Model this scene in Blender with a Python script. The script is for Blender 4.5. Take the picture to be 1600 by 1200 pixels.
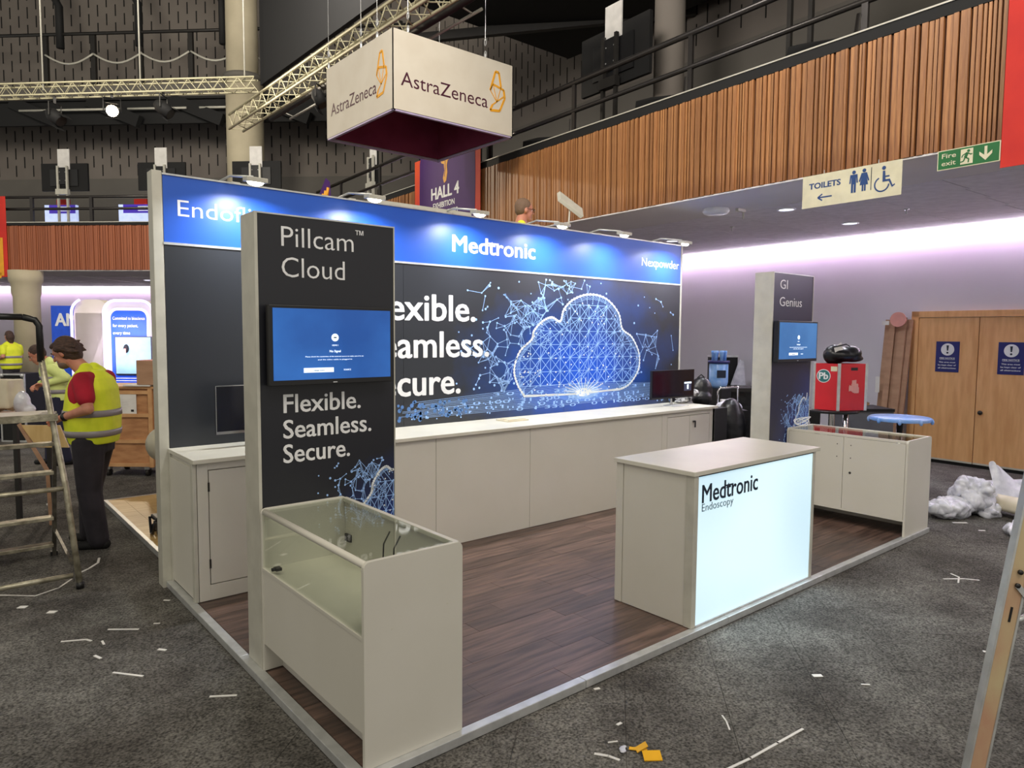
import bpy, bmesh, math, random
from mathutils import Vector, Matrix, Euler
R = random.Random(7)
SC = bpy.context.scene
for o in list(bpy.data.objects): bpy.data.objects.remove(o)
COL = SC.collection
PI = math.pi
S_LIN = 0.062

# ------------------------------------------------------------------ camera, light, exposure
cam = bpy.data.cameras.new('camera'); camo = bpy.data.objects.new('camera', cam); COL.objects.link(camo)
YAW, PIT, ROL = 0.6969, -0.0717, 0.007
cam.sensor_width = 36; cam.lens = 1096.62 / 1600 * 36; cam.clip_end = 200; cam.clip_start = .02
cr, sr = math.cos(ROL), math.sin(ROL)
fw = Vector((math.sin(YAW) * math.cos(PIT), math.cos(YAW) * math.cos(PIT), math.sin(PIT)))
rt = Vector((math.cos(YAW), -math.sin(YAW), 0)); up = rt.cross(fw)
rt2 = cr * rt + sr * up; up2 = -sr * rt + cr * up
m = Matrix((rt2, up2, -fw)).transposed().to_4x4(); m.translation = Vector((-1.271, -2.4551, 1.85))
camo.matrix_world = m
SC.camera = camo
SC.view_settings.view_transform = 'Standard'; SC.view_settings.look = 'None'
SC.view_settings.exposure = 0.22; SC.view_settings.gamma = 1; SC.view_settings.use_curve_mapping = False

w = bpy.data.worlds.new('world'); SC.world = w; w.use_nodes = True
w.node_tree.nodes['Background'].inputs[0].default_value = (1.0, .95, .85, 1)
w.node_tree.nodes['Background'].inputs[1].default_value = 0.52

def area(name, loc, target, size, power, color, size_y=None, spread=None):
    l = bpy.data.lights.new(name, 'AREA'); l.energy = power; l.color = color; l.size = size
    if size_y: l.shape = 'RECTANGLE'; l.size_y = size_y
    if spread: l.spread = spread
    o = bpy.data.objects.new(name, l); COL.objects.link(o); o.location = loc
    o.rotation_euler = (Vector(target) - Vector(loc)).to_track_quat('-Z', 'Y').to_euler()
    return o
def strip_light(name, c, along, aim, length, width, power, color):
    l = bpy.data.lights.new(name, 'AREA'); l.shape = 'RECTANGLE'; l.size = length; l.size_y = width; l.energy = power; l.color = color
    o = bpy.data.objects.new(name, l); COL.objects.link(o)
    x = Vector(along).normalized(); z = -Vector(aim).normalized(); z = (z - x * z.dot(x)).normalized(); y = z.cross(x)
    mm = Matrix((x, y, z)).transposed().to_4x4(); mm.translation = Vector(c); o.matrix_world = mm; return o
WARM = (1.0, .90, .68); COOL = (.86, .9, 1.0)
area('unseen_hall_light', (-3.5, 0.5, 8.6), (0.5, 1.5, 0), 3.0, 150, WARM)
area('unseen_hall_light', (-1.0, -5.0, 8.6), (2.0, 1.5, 1.0), 3.0, 170, (1.0, .93, .80))
area('unseen_hall_light', (3.0, 9.5, 8.8), (7.0, 14.0, 7.0), 3.0, 300, (1.0, .92, .82))
area('unseen_hall_light', (-3.0, 10.0, 9.8), (1.5, 20.5, 6.0), 3.0, 600, (1.0, .92, .78))
area('unseen_hall_light', (2.5, -3.5, 8.6), (6.0, 0.8, 4.0), 2.5, 210, (1.0, .92, .82))

area('unseen_hall_light', (0.5, 2.0, 7.6), (9.4, 5.0, 7.0), 2.0, 260, (1.0, .93, .86))  # added unseen fill, passes under the gallery to brighten the right upper wall

# ------------------------------------------------------------------ materials
def lin(c):
    return tuple(((v / 255) / 12.92 if v / 255 <= .04045 else ((v / 255 + .055) / 1.055) ** 2.4) for v in c)
def mat(name, col, rough=.6, metal=0, col2=None, nscale=8, stretch=(1, 1, 1), bump=0, bscale=None, var=0, emis=0, spec=None, coat=0, alpha=1):
    mt = bpy.data.materials.new(name); mt.use_nodes = True
    nt = mt.node_tree; b = nt.nodes['Principled BSDF']
    c = lin(col); b.inputs['Base Color'].default_value = (*c, 1)
    b.inputs['Roughness'].default_value = rough; b.inputs['Metallic'].default_value = metal
    if spec is not None: b.inputs['Specular IOR Level'].default_value = spec
    if coat: b.inputs['Coat Weight'].default_value = coat; b.inputs['Coat Roughness'].default_value = .15
    out = None
    tc = nt.nodes.new('ShaderNodeTexCoord'); mp = nt.nodes.new('ShaderNodeMapping'); mp.inputs['Scale'].default_value = stretch
    nt.links.new(tc.outputs['Object'], mp.inputs[0])
    if col2 is None: col2 = tuple(max(0, v * .94) for v in col)
    n = nt.nodes.new('ShaderNodeTexNoise'); n.inputs['Scale'].default_value = nscale; n.inputs['Detail'].default_value = 5
    nt.links.new(mp.outputs[0], n.inputs['Vector'])
    rp = nt.nodes.new('ShaderNodeValToRGB'); rp.color_ramp.elements[0].position = .35; rp.color_ramp.elements[1].position = .65
    rp.color_ramp.elements[0].color = (*lin(col2), 1); rp.color_ramp.elements[1].color = (*c, 1)
    nt.links.new(n.outputs['Fac'], rp.inputs[0]); out = rp.outputs[0]
    if var:
        oi = nt.nodes.new('ShaderNodeObjectInfo'); mr = nt.nodes.new('ShaderNodeMapRange')
        mr.inputs['To Min'].default_value = 1 - var; mr.inputs['To Max'].default_value = 1 + var
        nt.links.new(oi.outputs['Random'], mr.inputs[0])
        mx = nt.nodes.new('ShaderNodeVectorMath'); mx.operation = 'SCALE'
        nt.links.new(out, mx.inputs[0]); nt.links.new(mr.outputs[0], mx.inputs['Scale']); out = mx.outputs[0]
    nt.links.new(out, b.inputs['Base Color'])
    if bump:
        n2 = nt.nodes.new('ShaderNodeTexNoise'); n2.inputs['Scale'].default_value = bscale or nscale * 4; n2.inputs['Detail'].default_value = 3
        nt.links.new(mp.outputs[0], n2.inputs['Vector'])
        bp = nt.nodes.new('ShaderNodeBump'); bp.inputs['Strength'].default_value = bump; bp.inputs['Distance'].default_value = .01
        nt.links.new(n2.outputs['Fac'], bp.inputs['Height']); nt.links.new(bp.outputs[0], b.inputs['Normal'])
    if emis:
        nt.links.new(out, b.inputs['Emission Color']); b.inputs['Emission Strength'].default_value = emis
    if alpha < 1: b.inputs['Alpha'].default_value = alpha
    return mt
def glassmat(name, tint=(.965, .985, .955), t=.9):
    mt = bpy.data.materials.new(name); mt.use_nodes = True; nt = mt.node_tree
    for n in list(nt.nodes):
        if n.type != 'OUTPUT_MATERIAL': nt.nodes.remove(n)
    tr = nt.nodes.new('ShaderNodeBsdfTransparent'); tr.inputs[0].default_value = (*tint, 1)
    gl = nt.nodes.new('ShaderNodeBsdfGlossy'); gl.inputs['Roughness'].default_value = .02
    lw = nt.nodes.new('ShaderNodeLayerWeight'); lw.inputs[0].default_value = .5
    pw = nt.nodes.new('ShaderNodeMath'); pw.operation = 'POWER'; pw.inputs[1].default_value = 3.5; nt.links.new(lw.outputs['Facing'], pw.inputs[0])
    fr = nt.nodes.new('ShaderNodeMath'); fr.operation = 'MULTIPLY_ADD'; fr.inputs[1].default_value = .6; fr.inputs[2].default_value = .04; nt.links.new(pw.outputs[0], fr.inputs[0])
    ms = nt.nodes.new('ShaderNodeMixShader')
    nt.links.new(fr.outputs[0], ms.inputs[0]); nt.links.new(tr.outputs[0], ms.inputs[1]); nt.links.new(gl.outputs[0], ms.inputs[2])
    nt.links.new(ms.outputs[0], nt.nodes['Material Output'].inputs[0])
    return mt
M = {}
M['lam'] = mat('white_laminate', (206, 203, 193), .42, col2=(202, 199, 188), nscale=2)
M['lamtop'] = mat('pale_worktop', (208, 205, 192), .35, nscale=2)
M['alu'] = mat('aluminium', (206, 208, 208), .34, .5, col2=(190, 192, 192), nscale=14, bump=.06, bscale=60)
M['alup'] = mat('painted_aluminium', (196, 194, 182), .45, .1)
M['chrome'] = mat('chrome', (210, 210, 212), .12, 1)
M['black'] = mat('black_plastic', (22, 22, 24), .4)
M['blackm'] = mat('matt_black', (14, 14, 15), .75)
M['dark'] = mat('dark_steel', (46, 44, 42), .45, .3)
M['rail'] = mat('dark_rail_paint', (58, 55, 54), .3, .5)
M['hblue'] = mat('blue_header_print', (34, 92, 200), .38, col2=(30, 84, 190), nscale=.6, bump=.02, bscale=4)
M['white'] = mat('white_print', (236, 238, 240), .5)
M['greyprint'] = mat('pale_grey_print', (236, 237, 238), .5)
M['netblue'] = mat('light_blue_print', (160, 200, 255), .5)
M['netwhite'] = mat('pale_cloud_print', (232, 238, 240), .5)
M['navyprint'] = mat('navy_print', (22, 36, 58), .5)
M['offwhite'] = mat('cream_fabric', (214, 207, 192), .8, col2=(208, 200, 184), nscale=3)
M['burg'] = mat('burgundy_fabric', (134, 48, 84), .85, col2=(122, 40, 74), nscale=3)
M['wood'] = mat('slat_timber', (178, 126, 78), .5, col2=(136, 88, 52), nscale=5, stretch=(6, 6, .5), var=.20)
M['woodback'] = mat('slat_backing', (92, 54, 32), .7)
M['woodl'] = mat('left_slat_timber', (166, 98, 66), .5, col2=(136, 76, 50), nscale=3, stretch=(14, 14, .12))
M['door'] = mat('oak_veneer', (228, 178, 122), .42, col2=(212, 158, 102), nscale=3, stretch=(5, 5, .7))
M['crate'] = mat('plywood', (190, 140, 96), .6, col2=(166, 116, 76), nscale=4, stretch=(1.5, 1.5, 5))
M['cratef'] = mat('pine_batten', (206, 160, 112), .6, col2=(186, 138, 92), nscale=6)
M['card'] = mat('cardboard', (176, 140, 112), .8, col2=(160, 124, 98), nscale=3, stretch=(1, 1, 4))
M['wallw'] = mat('painted_wall', (214, 212, 218), .7, col2=(208, 206, 214), nscale=.7)
M['soffit'] = mat('soffit_paint', (226, 224, 226), .75, nscale=.6)
M['tile'] = mat('ceiling_tile', (228, 226, 234), .8, var=.03)
M['conc'] = mat('cream_column_paint', (190, 180, 154), .7, col2=(180, 170, 145), nscale=2)
M['upper'] = mat('grey_acoustic_panel', (122, 115, 108), .85, col2=(108, 101, 95), nscale=.5)
M['upper2'] = mat('grey_painted_board', (102, 98, 92), .8, nscale=1)
M['slot'] = mat('slot_black', (10, 9, 9), .9)
M['red'] = mat('red_fabric', (214, 52, 38), .75, col2=(196, 42, 36), nscale=2)
M['redlam'] = mat('red_laminate', (206, 34, 44), .4, nscale=3)
M['green'] = mat('sign_green', (22, 108, 52), .5)
M['cream'] = mat('sign_cream', (226, 220, 190), .5)
M['signblue'] = mat('sign_blue', (34, 70, 128), .5)
M['purple'] = mat('banner_purple', (74, 32, 110), .7, nscale=2)
M['orange'] = mat('banner_orange', (240, 98, 40), .7, col2=(226, 60, 60), nscale=1)
M['amber'] = mat('logo_amber', (238, 168, 40), .6)
M['maroon'] = mat('logo_maroon', (72, 14, 42), .6)
M['yellow'] = mat('yellow_plastic', (240, 180, 20), .5)
M['hivis2'] = mat('pale_hi_vis', (226, 240, 150), .7)
M['hivis'] = mat('hi_vis_yellow', (238, 246, 60), .7, col2=(216, 230, 44), nscale=6, bump=.3, bscale=9)
M['band'] = mat('reflective_band', (150, 144, 150), .35)
M['tee'] = mat('crimson_cotton', (176, 22, 48), .85, col2=(150, 16, 38), nscale=7, bump=.3, bscale=10)
M['trous'] = mat('charcoal_trousers', (44, 40, 48), .85, col2=(30, 27, 34), nscale=7, bump=.5, bscale=8)
M['skin'] = mat('skin', (206, 146, 120), .55, col2=(190, 122, 100), nscale=9)
M['hair'] = mat('dark_brown_hair', (84, 60, 50), .7, col2=(48, 34, 30), nscale=30, stretch=(1, 1, 4), bump=.6, bscale=50)
M['hairg'] = mat('grey_brown_hair', (120, 96, 78), .8, nscale=30, bump=.5, bscale=60)
M['stub'] = mat('grey_stubble', (120, 98, 88), .8, nscale=60)
M['navy'] = mat('navy_cloth', (34, 36, 62), .8)
M['eye'] = mat('eye_white', (220, 215, 210), .3)
M['plasticw'] = mat('polythene', (222, 224, 232), .25, col2=(190, 192, 204), nscale=9, bump=.8, bscale=12)
M['plasticg'] = mat('cream_wrap', (214, 206, 184), .5, col2=(190, 180, 156), nscale=4, bump=.5, bscale=7)
M['bag'] = mat('black_refuse_sack', (18, 18, 22), .35, nscale=6, bump=.9, bscale=9)
M['bluefilm'] = mat('blue_film', (110, 160, 232), .3, col2=(150, 176, 226), nscale=6, bump=.5)
M['water'] = mat('blue_water_bottle', (160, 198, 248), .15, col2=(120, 170, 240), nscale=10)
M['paper'] = mat('white_paper', (226, 224, 220), .7)
M['pinkish'] = mat('pink_card', (226, 160, 150), .8)
M['lwood'] = mat('light_oak_plank', (214, 184, 128), .4, col2=(196, 162, 104), nscale=3, stretch=(1, 6, 1), var=.06)
M['plank'] = mat('dark_walnut_vinyl', (104, 82, 72), .38, col2=(64, 50, 45), nscale=2.2, stretch=(1.2, 14, 1), var=.30, bump=.12, bscale=20)
def carpetmat():
    mt = bpy.data.materials.new('grey_carpet'); mt.use_nodes = True; nt = mt.node_tree; b = nt.nodes['Principled BSDF']; b.inputs['Roughness'].default_value = .95; b.inputs['Specular IOR Level'].default_value = .15
    g = nt.nodes.new('ShaderNodeNewGeometry')
    def noise(sc, det): n = nt.nodes.new('ShaderNodeTexNoise'); n.inputs['Scale'].default_value = sc; n.inputs['Detail'].default_value = det; nt.links.new(g.outputs['Position'], n.inputs['Vector']); return n
    a_, f_, st = noise(1.5, 6), noise(85, 3), noise(9, 3)
    rp = nt.nodes.new('ShaderNodeValToRGB'); e = rp.color_ramp.elements; e[0].position = .36; e[1].position = .66; e[0].color = (*lin((72, 69, 66)), 1); e[1].color = (*lin((104, 102, 98)), 1)
    nt.links.new(a_.outputs['Fac'], rp.inputs[0])
    r2 = nt.nodes.new('ShaderNodeMapRange'); r2.inputs[1].default_value = .32; r2.inputs[2].default_value = .68; r2.inputs[3].default_value = .35; r2.inputs[4].default_value = 1.65; nt.links.new(f_.outputs['Fac'], r2.inputs[0])
    r3 = nt.nodes.new('ShaderNodeMapRange'); r3.inputs[1].default_value = .3; r3.inputs[2].default_value = .7; r3.inputs[3].default_value = .85; r3.inputs[4].default_value = 1.15; nt.links.new(st.outputs['Fac'], r3.inputs[0])
    oi = nt.nodes.new('ShaderNodeObjectInfo'); r4 = nt.nodes.new('ShaderNodeMapRange'); r4.inputs[3].default_value = .94; r4.inputs[4].default_value = 1.06; nt.links.new(oi.outputs['Random'], r4.inputs[0])
    m1 = nt.nodes.new('ShaderNodeMath'); m1.operation = 'MULTIPLY'; nt.links.new(r2.outputs[0], m1.inputs[0]); nt.links.new(r3.outputs[0], m1.inputs[1])
    m2 = nt.nodes.new('ShaderNodeMath'); m2.operation = 'MULTIPLY'; nt.links.new(m1.outputs[0], m2.inputs[0]); nt.links.new(r4.outputs[0], m2.inputs[1])
    sc = nt.nodes.new('ShaderNodeVectorMath'); sc.operation = 'SCALE'; nt.links.new(rp.outputs[0], sc.inputs[0]); nt.links.new(m2.outputs[0], sc.inputs['Scale']); nt.links.new(sc.outputs[0], b.inputs['Base Color'])
    bp = nt.nodes.new('ShaderNodeBump'); bp.inputs['Strength'].default_value = .8; bp.inputs['Distance'].default_value = .008; nt.links.new(f_.outputs['Fac'], bp.inputs['Height']); nt.links.new(bp.outputs[0], b.inputs['Normal'])
    return mt
M['carpet'] = carpetmat()
M['cube_lite'] = mat('truss_paint', (196, 190, 158), .5, .2)
M['glass'] = glassmat('clear_glass')
M['cove'] = mat('cove_tube_light', (255, 222, 255), .5, emis=2.5)
M['neon'] = mat('white_violet_neon', (206, 190, 255), .5, emis=1.7)
M['lampe'] = mat('lamp_face', (255, 250, 225), .5, emis=14)
M['spote'] = mat('stage_lamp_face', (255, 226, 190), .5, emis=40)
M['downl'] = mat('downlight_face', (240, 240, 255), .5, emis=2.5)
M['kiosk'] = mat('lit_kiosk_screen', (190, 205, 245), .4, emis=.75)
M['kioskp'] = mat('lit_kiosk_banner', (70, 50, 170), .4, emis=.6)
M['tvl'] = mat('lit_pale_screen', (120, 158, 166), .3, emis=.45)
M['amblue'] = mat('royal_blue_print', (28, 84, 216), .4, emis=0)
M['caplight'] = mat('screen_text_light', (225, 240, 250), .4, emis=.9)
M['kfont'] = mat('kiosk_fine_text', (240, 245, 255), .4, emis=.5)

def gradmat(name, base, blob, ctr, rad, rough=.3, axis='xz', base2=None):
    """print: dark field with a blue area of printed colour around ctr"""
    mt = bpy.data.materials.new(name); mt.use_nodes = True; nt = mt.node_tree; b = nt.nodes['Principled BSDF']
    b.inputs['Roughness'].default_value = rough
    tc = nt.nodes.new('ShaderNodeTexCoord'); mp = nt.nodes.new('ShaderNodeMapping'); mp.vector_type = 'POINT'
    mp.inputs['Location'].default_value = (-ctr[0] / rad[0], 0, -ctr[1] / rad[1]); mp.inputs['Scale'].default_value = (1 / rad[0], 0, 1 / rad[1])
    nt.links.new(tc.outputs['Object'], mp.inputs[0])
    g = nt.nodes.new('ShaderNodeVectorMath'); g.operation = 'LENGTH'; nt.links.new(mp.outputs[0], g.inputs[0])
    n = nt.nodes.new('ShaderNodeTexNoise'); n.inputs['Scale'].default_value = 2.2; n.inputs['Detail'].default_value = 5; nt.links.new(tc.outputs['Object'], n.inputs['Vector'])
    ad = nt.nodes.new('ShaderNodeMath'); ad.operation = 'MULTIPLY_ADD'; ad.inputs[1].default_value = .9; nt.links.new(n.outputs['Fac'], ad.inputs[0]); nt.links.new(g.outputs['Value'], ad.inputs[2])
    rp = nt.nodes.new('ShaderNodeValToRGB'); e = rp.color_ramp.elements
    e[0].position = .35; e[0].color = (*lin(blob), 1); e[1].position = 1.0; e[1].color = (*lin(base), 1)
    x = rp.color_ramp.elements.new(.72); x.color = (*lin(tuple((p * .42 + q * .58) for p, q in zip(blob, base))), 1)
    mr = nt.nodes.new('ShaderNodeMath'); mr.operation = 'MULTIPLY'; mr.inputs[1].default_value = .62; nt.links.new(ad.outputs[0], mr.inputs[0])
    nt.links.new(mr.outputs[0], rp.inputs[0]); nt.links.new(rp.outputs[0], b.inputs['Base Color'])
    return mt
M['graph'] = gradmat('cloud_graphic_print', (44, 47, 53), (26, 88, 214), (4.25, 1.42), (1.45, .95), .32)
M['tgraph1'] = gradmat('totem_graphic_print', (28, 29, 36), (30, 60, 150), (.95, .62), (.5, .5), .35)
M['tgraph2'] = gradmat('navy_totem_graphic_print', (34, 34, 58), (40, 70, 170), (5.9, .75), (.7, .7), .35)
def screenmat(name, c1, c2, s):
    mt = mat(name, c1, .12, col2=c2, nscale=1.6, emis=s); return mt
M['scr1'] = screenmat('blue_screen', (36, 96, 172), (22, 70, 140), .62)
M['scr2'] = screenmat('blue_screen_dim', (66, 116, 172), (52, 98, 154), .62)
M['scroff'] = mat('dark_screen', (14, 16, 30), .12)
def lightbox():
    mt = bpy.data.materials.new('lightbox_face'); mt.use_nodes = True; nt = mt.node_tree; b = nt.nodes['Principled BSDF']
    b.inputs['Base Color'].default_value = (.6, .65, .68, 1); b.inputs['Roughness'].default_value = .35
    tc = nt.nodes.new('ShaderNodeTexCoord'); n = nt.nodes.new('ShaderNodeTexNoise'); n.inputs['Scale'].default_value = 1.1; n.inputs['Detail'].default_value = 0
    nt.links.new(tc.outputs['Object'], n.inputs['Vector'])
    rp = nt.nodes.new('ShaderNodeValToRGB'); e = rp.color_ramp.elements; e[0].position = .35; e[1].position = .7
    e[0].color = (*lin((176, 216, 234)), 1); e[1].color = (*lin((206, 240, 246)), 1)
    nt.links.new(n.outputs['Fac'], rp.inputs[0]); nt.links.new(rp.outputs[0], b.inputs['Emission Color']); b.inputs['Emission Strength'].default_value = .72
    return mt
M['lightbox'] = lightbox()

# ------------------------------------------------------------------ mesh helpers
class MB:
    def __init__(s): s.v = []; s.f = []
    def add(s, vs, fs):
        k = len(s.v); s.v += [tuple(v) for v in vs]; s.f += [tuple(i + k for i in f) for f in fs]; return s
    def box(s, x0, x1, y0, y1, z0, z1):
        return s.add([(x0, y0, z0), (x1, y0, z0), (x1, y1, z0), (x0, y1, z0), (x0, y0, z1), (x1, y0, z1), (x1, y1, z1), (x0, y1, z1)],
                     [(0, 3, 2, 1), (4, 5, 6, 7), (0, 1, 5, 4), (1, 2, 6, 5), (2, 3, 7, 6), (3, 0, 4, 7)])
    def obox(s, c, ax, ay, az):
        c, ax, ay, az = map(Vector, (c, ax, ay, az))
        vs = [c + a * ax + b * ay + d * az for d in (-1, 1) for (a, b) in ((-1, -1), (1, -1), (1, 1), (-1, 1))]
        return s.add(vs, [(0, 3, 2, 1), (4, 5, 6, 7), (0, 1, 5, 4), (1, 2, 6, 5), (2, 3, 7, 6), (3, 0, 4, 7)])
    def beam(s, a, b, w, h, upv=(0, 0, 1)):
        a, b = Vector(a), Vector(b); d = (b - a); L = d.length; d.normalize(); u = Vector(upv)
        if abs(d.dot(u)) > .98: u = Vector((1, 0, 0))
        r = d.cross(u).normalized(); u = r.cross(d)
        return s.obox((a + b) / 2, d * L / 2, r * w / 2, u * h / 2)
    def tube(s, pts, r, n=10, closed=False, cap=True):
        pts = [Vector(p) for p in pts]; N = len(pts); rings = []; rr = r if isinstance(r, (list, tuple)) else [r] * N
        prev = None; base = len(s.v)
        for i, p in enumerate(pts):
            if closed: d = pts[(i + 1) % N] - pts[i - 1]
            else: d = pts[min(i + 1, N - 1)] - pts[max(i - 1, 0)]
            d.normalize()
            if prev is None:
                u = Vector((0, 0, 1)) if abs(d.z) < .9 else Vector((1, 0, 0))
                a = d.cross(u).normalized()
            else: a = (prev - d * prev.dot(d)).normalized()
            prev = a; b = d.cross(a)
            for k in range(n):
                t = 2 * PI * k / n; s.v.append(tuple(p + (a * math.cos(t) + b * math.sin(t)) * rr[i]))
        for i in range(N if closed else N - 1):
            for k in range(n):
                a0 = base + i * n + k; a1 = base + i * n + (k + 1) % n
                j = ((i + 1) % N) * n
                s.f.append((a0, a1, base + j + (k + 1) % n, base + j + k))
        if cap and not closed:
            s.f.append(tuple(base + k for k in range(n))[::-1]); s.f.append(tuple(base + (N - 1) * n + k for k in range(n)))
        return s
    def lathe(s, prof, c=(0, 0, 0), n=24, cap=True):
        base = len(s.v)
        for (r, z) in prof:
            for k in range(n):
                t = 2 * PI * k / n; s.v.append((c[0] + r * math.cos(t), c[1] + r * math.sin(t), c[2] + z))
        for i in range(len(prof) - 1):
            for k in range(n):
                s.f.append((base + i * n + k, base + i * n + (k + 1) % n, base + (i + 1) * n + (k + 1) % n, base + (i + 1) * n + k))
        if cap:
            s.f.append(tuple(base + k for k in range(n))[::-1]); s.f.append(tuple(base + (len(prof) - 1) * n + k for k in range(n)))
        return s
    def prism(s, poly, o, ex, ey, ez):
        """poly 2D in (ex,ey) from o, extruded along ez"""
        o, ex, ey, ez = map(Vector, (o, ex, ey, ez)); n = len(poly)
        vs = [o + ex * p[0] + ey * p[1] for p in poly]; vs += [v + ez for v in vs]
        return s.add(vs, [tuple(range(n))[::-1], tuple(range(n, 2 * n))] + [(i, (i + 1) % n, n + (i + 1) % n, n + i) for i in range(n)])
    def ell(s, c, rx, ry, rz, nu=16, nv=10, rot=None):
        c = Vector(c); vs = []; fs = []
        for i in range(nv + 1):
            t = PI * i / nv
            for k in range(nu):
                q = 2 * PI * k / nu; p = Vector((rx * math.sin(t) * math.cos(q), ry * math.sin(t) * math.sin(q), rz * math.cos(t)))
                if rot is not None: p = rot @ p
                vs.append(c + p)
        for i in range(nv):
            for k in range(nu): fs.append((i * nu + k, (i + 1) * nu + k, (i + 1) * nu + (k + 1) % nu, i * nu + (k + 1) % nu))
        return s.add(vs, fs)
    def build(s, name, mt, parent=None, smooth=False, bev=0):
        me = bpy.data.meshes.new(name); me.from_pydata(s.v, [], s.f); me.validate()
        bm = bmesh.new(); bm.from_mesh(me); bmesh.ops.remove_doubles(bm, verts=bm.verts, dist=1e-6)
        bmesh.ops.recalc_face_normals(bm, faces=bm.faces); bm.to_mesh(me); bm.free()
        me.materials.append(M[mt] if isinstance(mt, str) else mt)
        if smooth:
            for p in me.polygons: p.use_smooth = True
        o = bpy.data.objects.new(name, me); COL.objects.link(o)
        if parent:
            o.parent = parent; o.matrix_parent_inverse = parent.matrix_world.inverted() if False else Matrix.Translation(-parent.location)
        if bev:
            b = o.modifiers.new('bevel', 'BEVEL'); b.width = bev; b.segments = 2; b.limit_method = 'ANGLE'
        return o
def smooth_angle(o, a=40):
    for p in o.data.polygons: p.use_smooth = True
    o.data.set_sharp_from_angle(angle=math.radians(a))
def thing(name, label, cat, loc=(0, 0, 0), group=None, kind=None):
    """an Empty at the thing's base; parts are given in world coordinates"""
    o = bpy.data.objects.new(name, None); COL.objects.link(o); o.location = loc; o.empty_display_size = .1
    o['label'] = label; o['category'] = cat
    if group: o['group'] = group
    if kind: o['kind'] = kind
    return o
def tag(o, label, cat, group=None, kind=None):
    o['label'] = label; o['category'] = cat
    if group: o['group'] = group
    if kind: o['kind'] = kind
    return o
def struct(o, label=None):
    o['kind'] = 'structure'
    if label: o['label'] = label
    return o
def setw(o, parent, mw):
    o.parent = parent; o.matrix_parent_inverse = Matrix.Translation(-parent.location); o.matrix_basis = mw

def basis(xd, yd, loc):
    xd, yd = Vector(xd).normalized(), Vector(yd).normalized(); zd = xd.cross(yd)
    mm = Matrix((xd, yd, zd)).transposed().to_4x4(); mm.translation = Vector(loc); return mm
FRONT = ((1, 0, 0), (0, 0, 1))           # surfaces facing -Y
_tx = {}
def text(body, mt, parent, loc, xd=(1, 0, 0), yd=(0, 0, 1), cap=.1, width=None, bold=0, depth=.0015, name='lettering', spacing=1.0, align='LEFT', maxw=None):
    """loc = left end of the baseline; cap = capital height"""
    cu = bpy.data.curves.new(name, 'FONT'); cu.body = body; cu.size = 1; cu.offset = min(bold, 0); cu.space_character = spacing
    cu.resolution_u = 3; cu.extrude = .5; cu.align_x = 'LEFT'
    ob = bpy.data.objects.new('tmp', cu); COL.objects.link(ob)
    dg = bpy.context.evaluated_depsgraph_get(); me = bpy.data.meshes.new_from_object(ob.evaluated_get(dg))
    bpy.data.objects.remove(ob)
    xs = [v.co.x for v in me.vertices]; x0, x1 = min(xs), max(xs)
    ks = cap / .69; kx = ks
    if width: kx = width / (x1 - x0)
    xo = x0
    if align == 'CENTER': xo = (x0 + x1) / 2
    for v in me.vertices: v.co = Vector(((v.co.x - xo) * kx, v.co.y * ks, v.co.z * depth + depth / 2))
    if bold > 0:
        bm = bmesh.new(); w0 = bold * ks * 1.15
        for i, (dx, dy) in enumerate(((0, 0), (w0, 0), (-w0, 0), (0, w0 * .6), (0, -w0 * .6), (w0 * .7, w0 * .5), (-w0 * .7, -w0 * .5), (w0 * .7, -w0 * .5), (-w0 * .7, w0 * .5))):
            n0 = len(bm.verts); bm.from_mesh(me); bm.verts.ensure_lookup_table()
            for v in bm.verts[n0:]: v.co += Vector((dx, dy, i * 2e-6))
        bm.to_mesh(me); bm.free()
    me.materials.clear(); me.materials.append(M[mt] if isinstance(mt, str) else mt); me.name = name
    o = bpy.data.objects.new(name, me); COL.objects.link(o)
    setw(o, parent, basis(xd, yd, loc)); return o
def strip2(mb, p, q, w, o, ex, ey, nz, t=.0012):
    """flat printed line from p to q in plane (o,ex,ey)"""
    p, q = Vector(p), Vector(q); d = q - p
    if d.length < 1e-5: return
    n = Vector((-d.y, d.x)).normalized() * w / 2
    mb.prism([p - n, q - n, q + n, p + n], o, ex, ey, Vector(nz) * t)
def dot2(mb, p, r, o, ex, ey, nz, n=6, t=.0018):
    mb.prism([(p[0] + r * math.cos(2 * PI * k / n), p[1] + r * math.sin(2 * PI * k / n)) for k in range(n)], o, ex, ey, Vector(nz) * t)

# ------------------------------------------------------------------ floor: carpet and carpet tiles
fl = struct(MB().box(-14, 16, -8, 42, -.1, 0).build('floor', 'carpet'), 'dark grey carpet of the hall')
a = YAW + math.radians(8.4)
td = Vector((math.sin(a), math.cos(a), 0)); tr = Vector((math.cos(a), -math.sin(a), 0))
cp = Vector((-1.271, -2.455, 0)); cand = []
T = .5
for i in range(-16, 24):
    for j in range(-8, 26):
        c = td * (T * (j + .5)) + tr * (T * (i + .5 + .13)) + Vector((0, 0, 0))
        d = c - cp; dep = d.dot(Vector((fw.x, fw.y, 0)).normalized()); lat = d.dot(rt)
        if dep < 2.2 or abs(lat) > dep * .8 + .5: continue
        if .35 < c.x < 5.6 and .35 < c.y < 2.9: continue
        if c.x > 9.6 + .062 * c.y: continue
        cand.append((dep, i, j, c))
cand.sort(key=lambda t: t[0])
tm = MB().obox((0, 0, .0025), td * (T / 2 - .0012), tr * (T / 2 - .0012), (0, 0, .0025))
first = None
for k, (dep, i, j, c) in enumerate(cand[:298]):
    if first is None:
        first = tm.build('carpet_tile', 'carpet', fl); o = first
    else:
        o = first.copy(); COL.objects.link(o)
    o.location = c; o.location.z = R.uniform(-.001, .0006)

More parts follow.
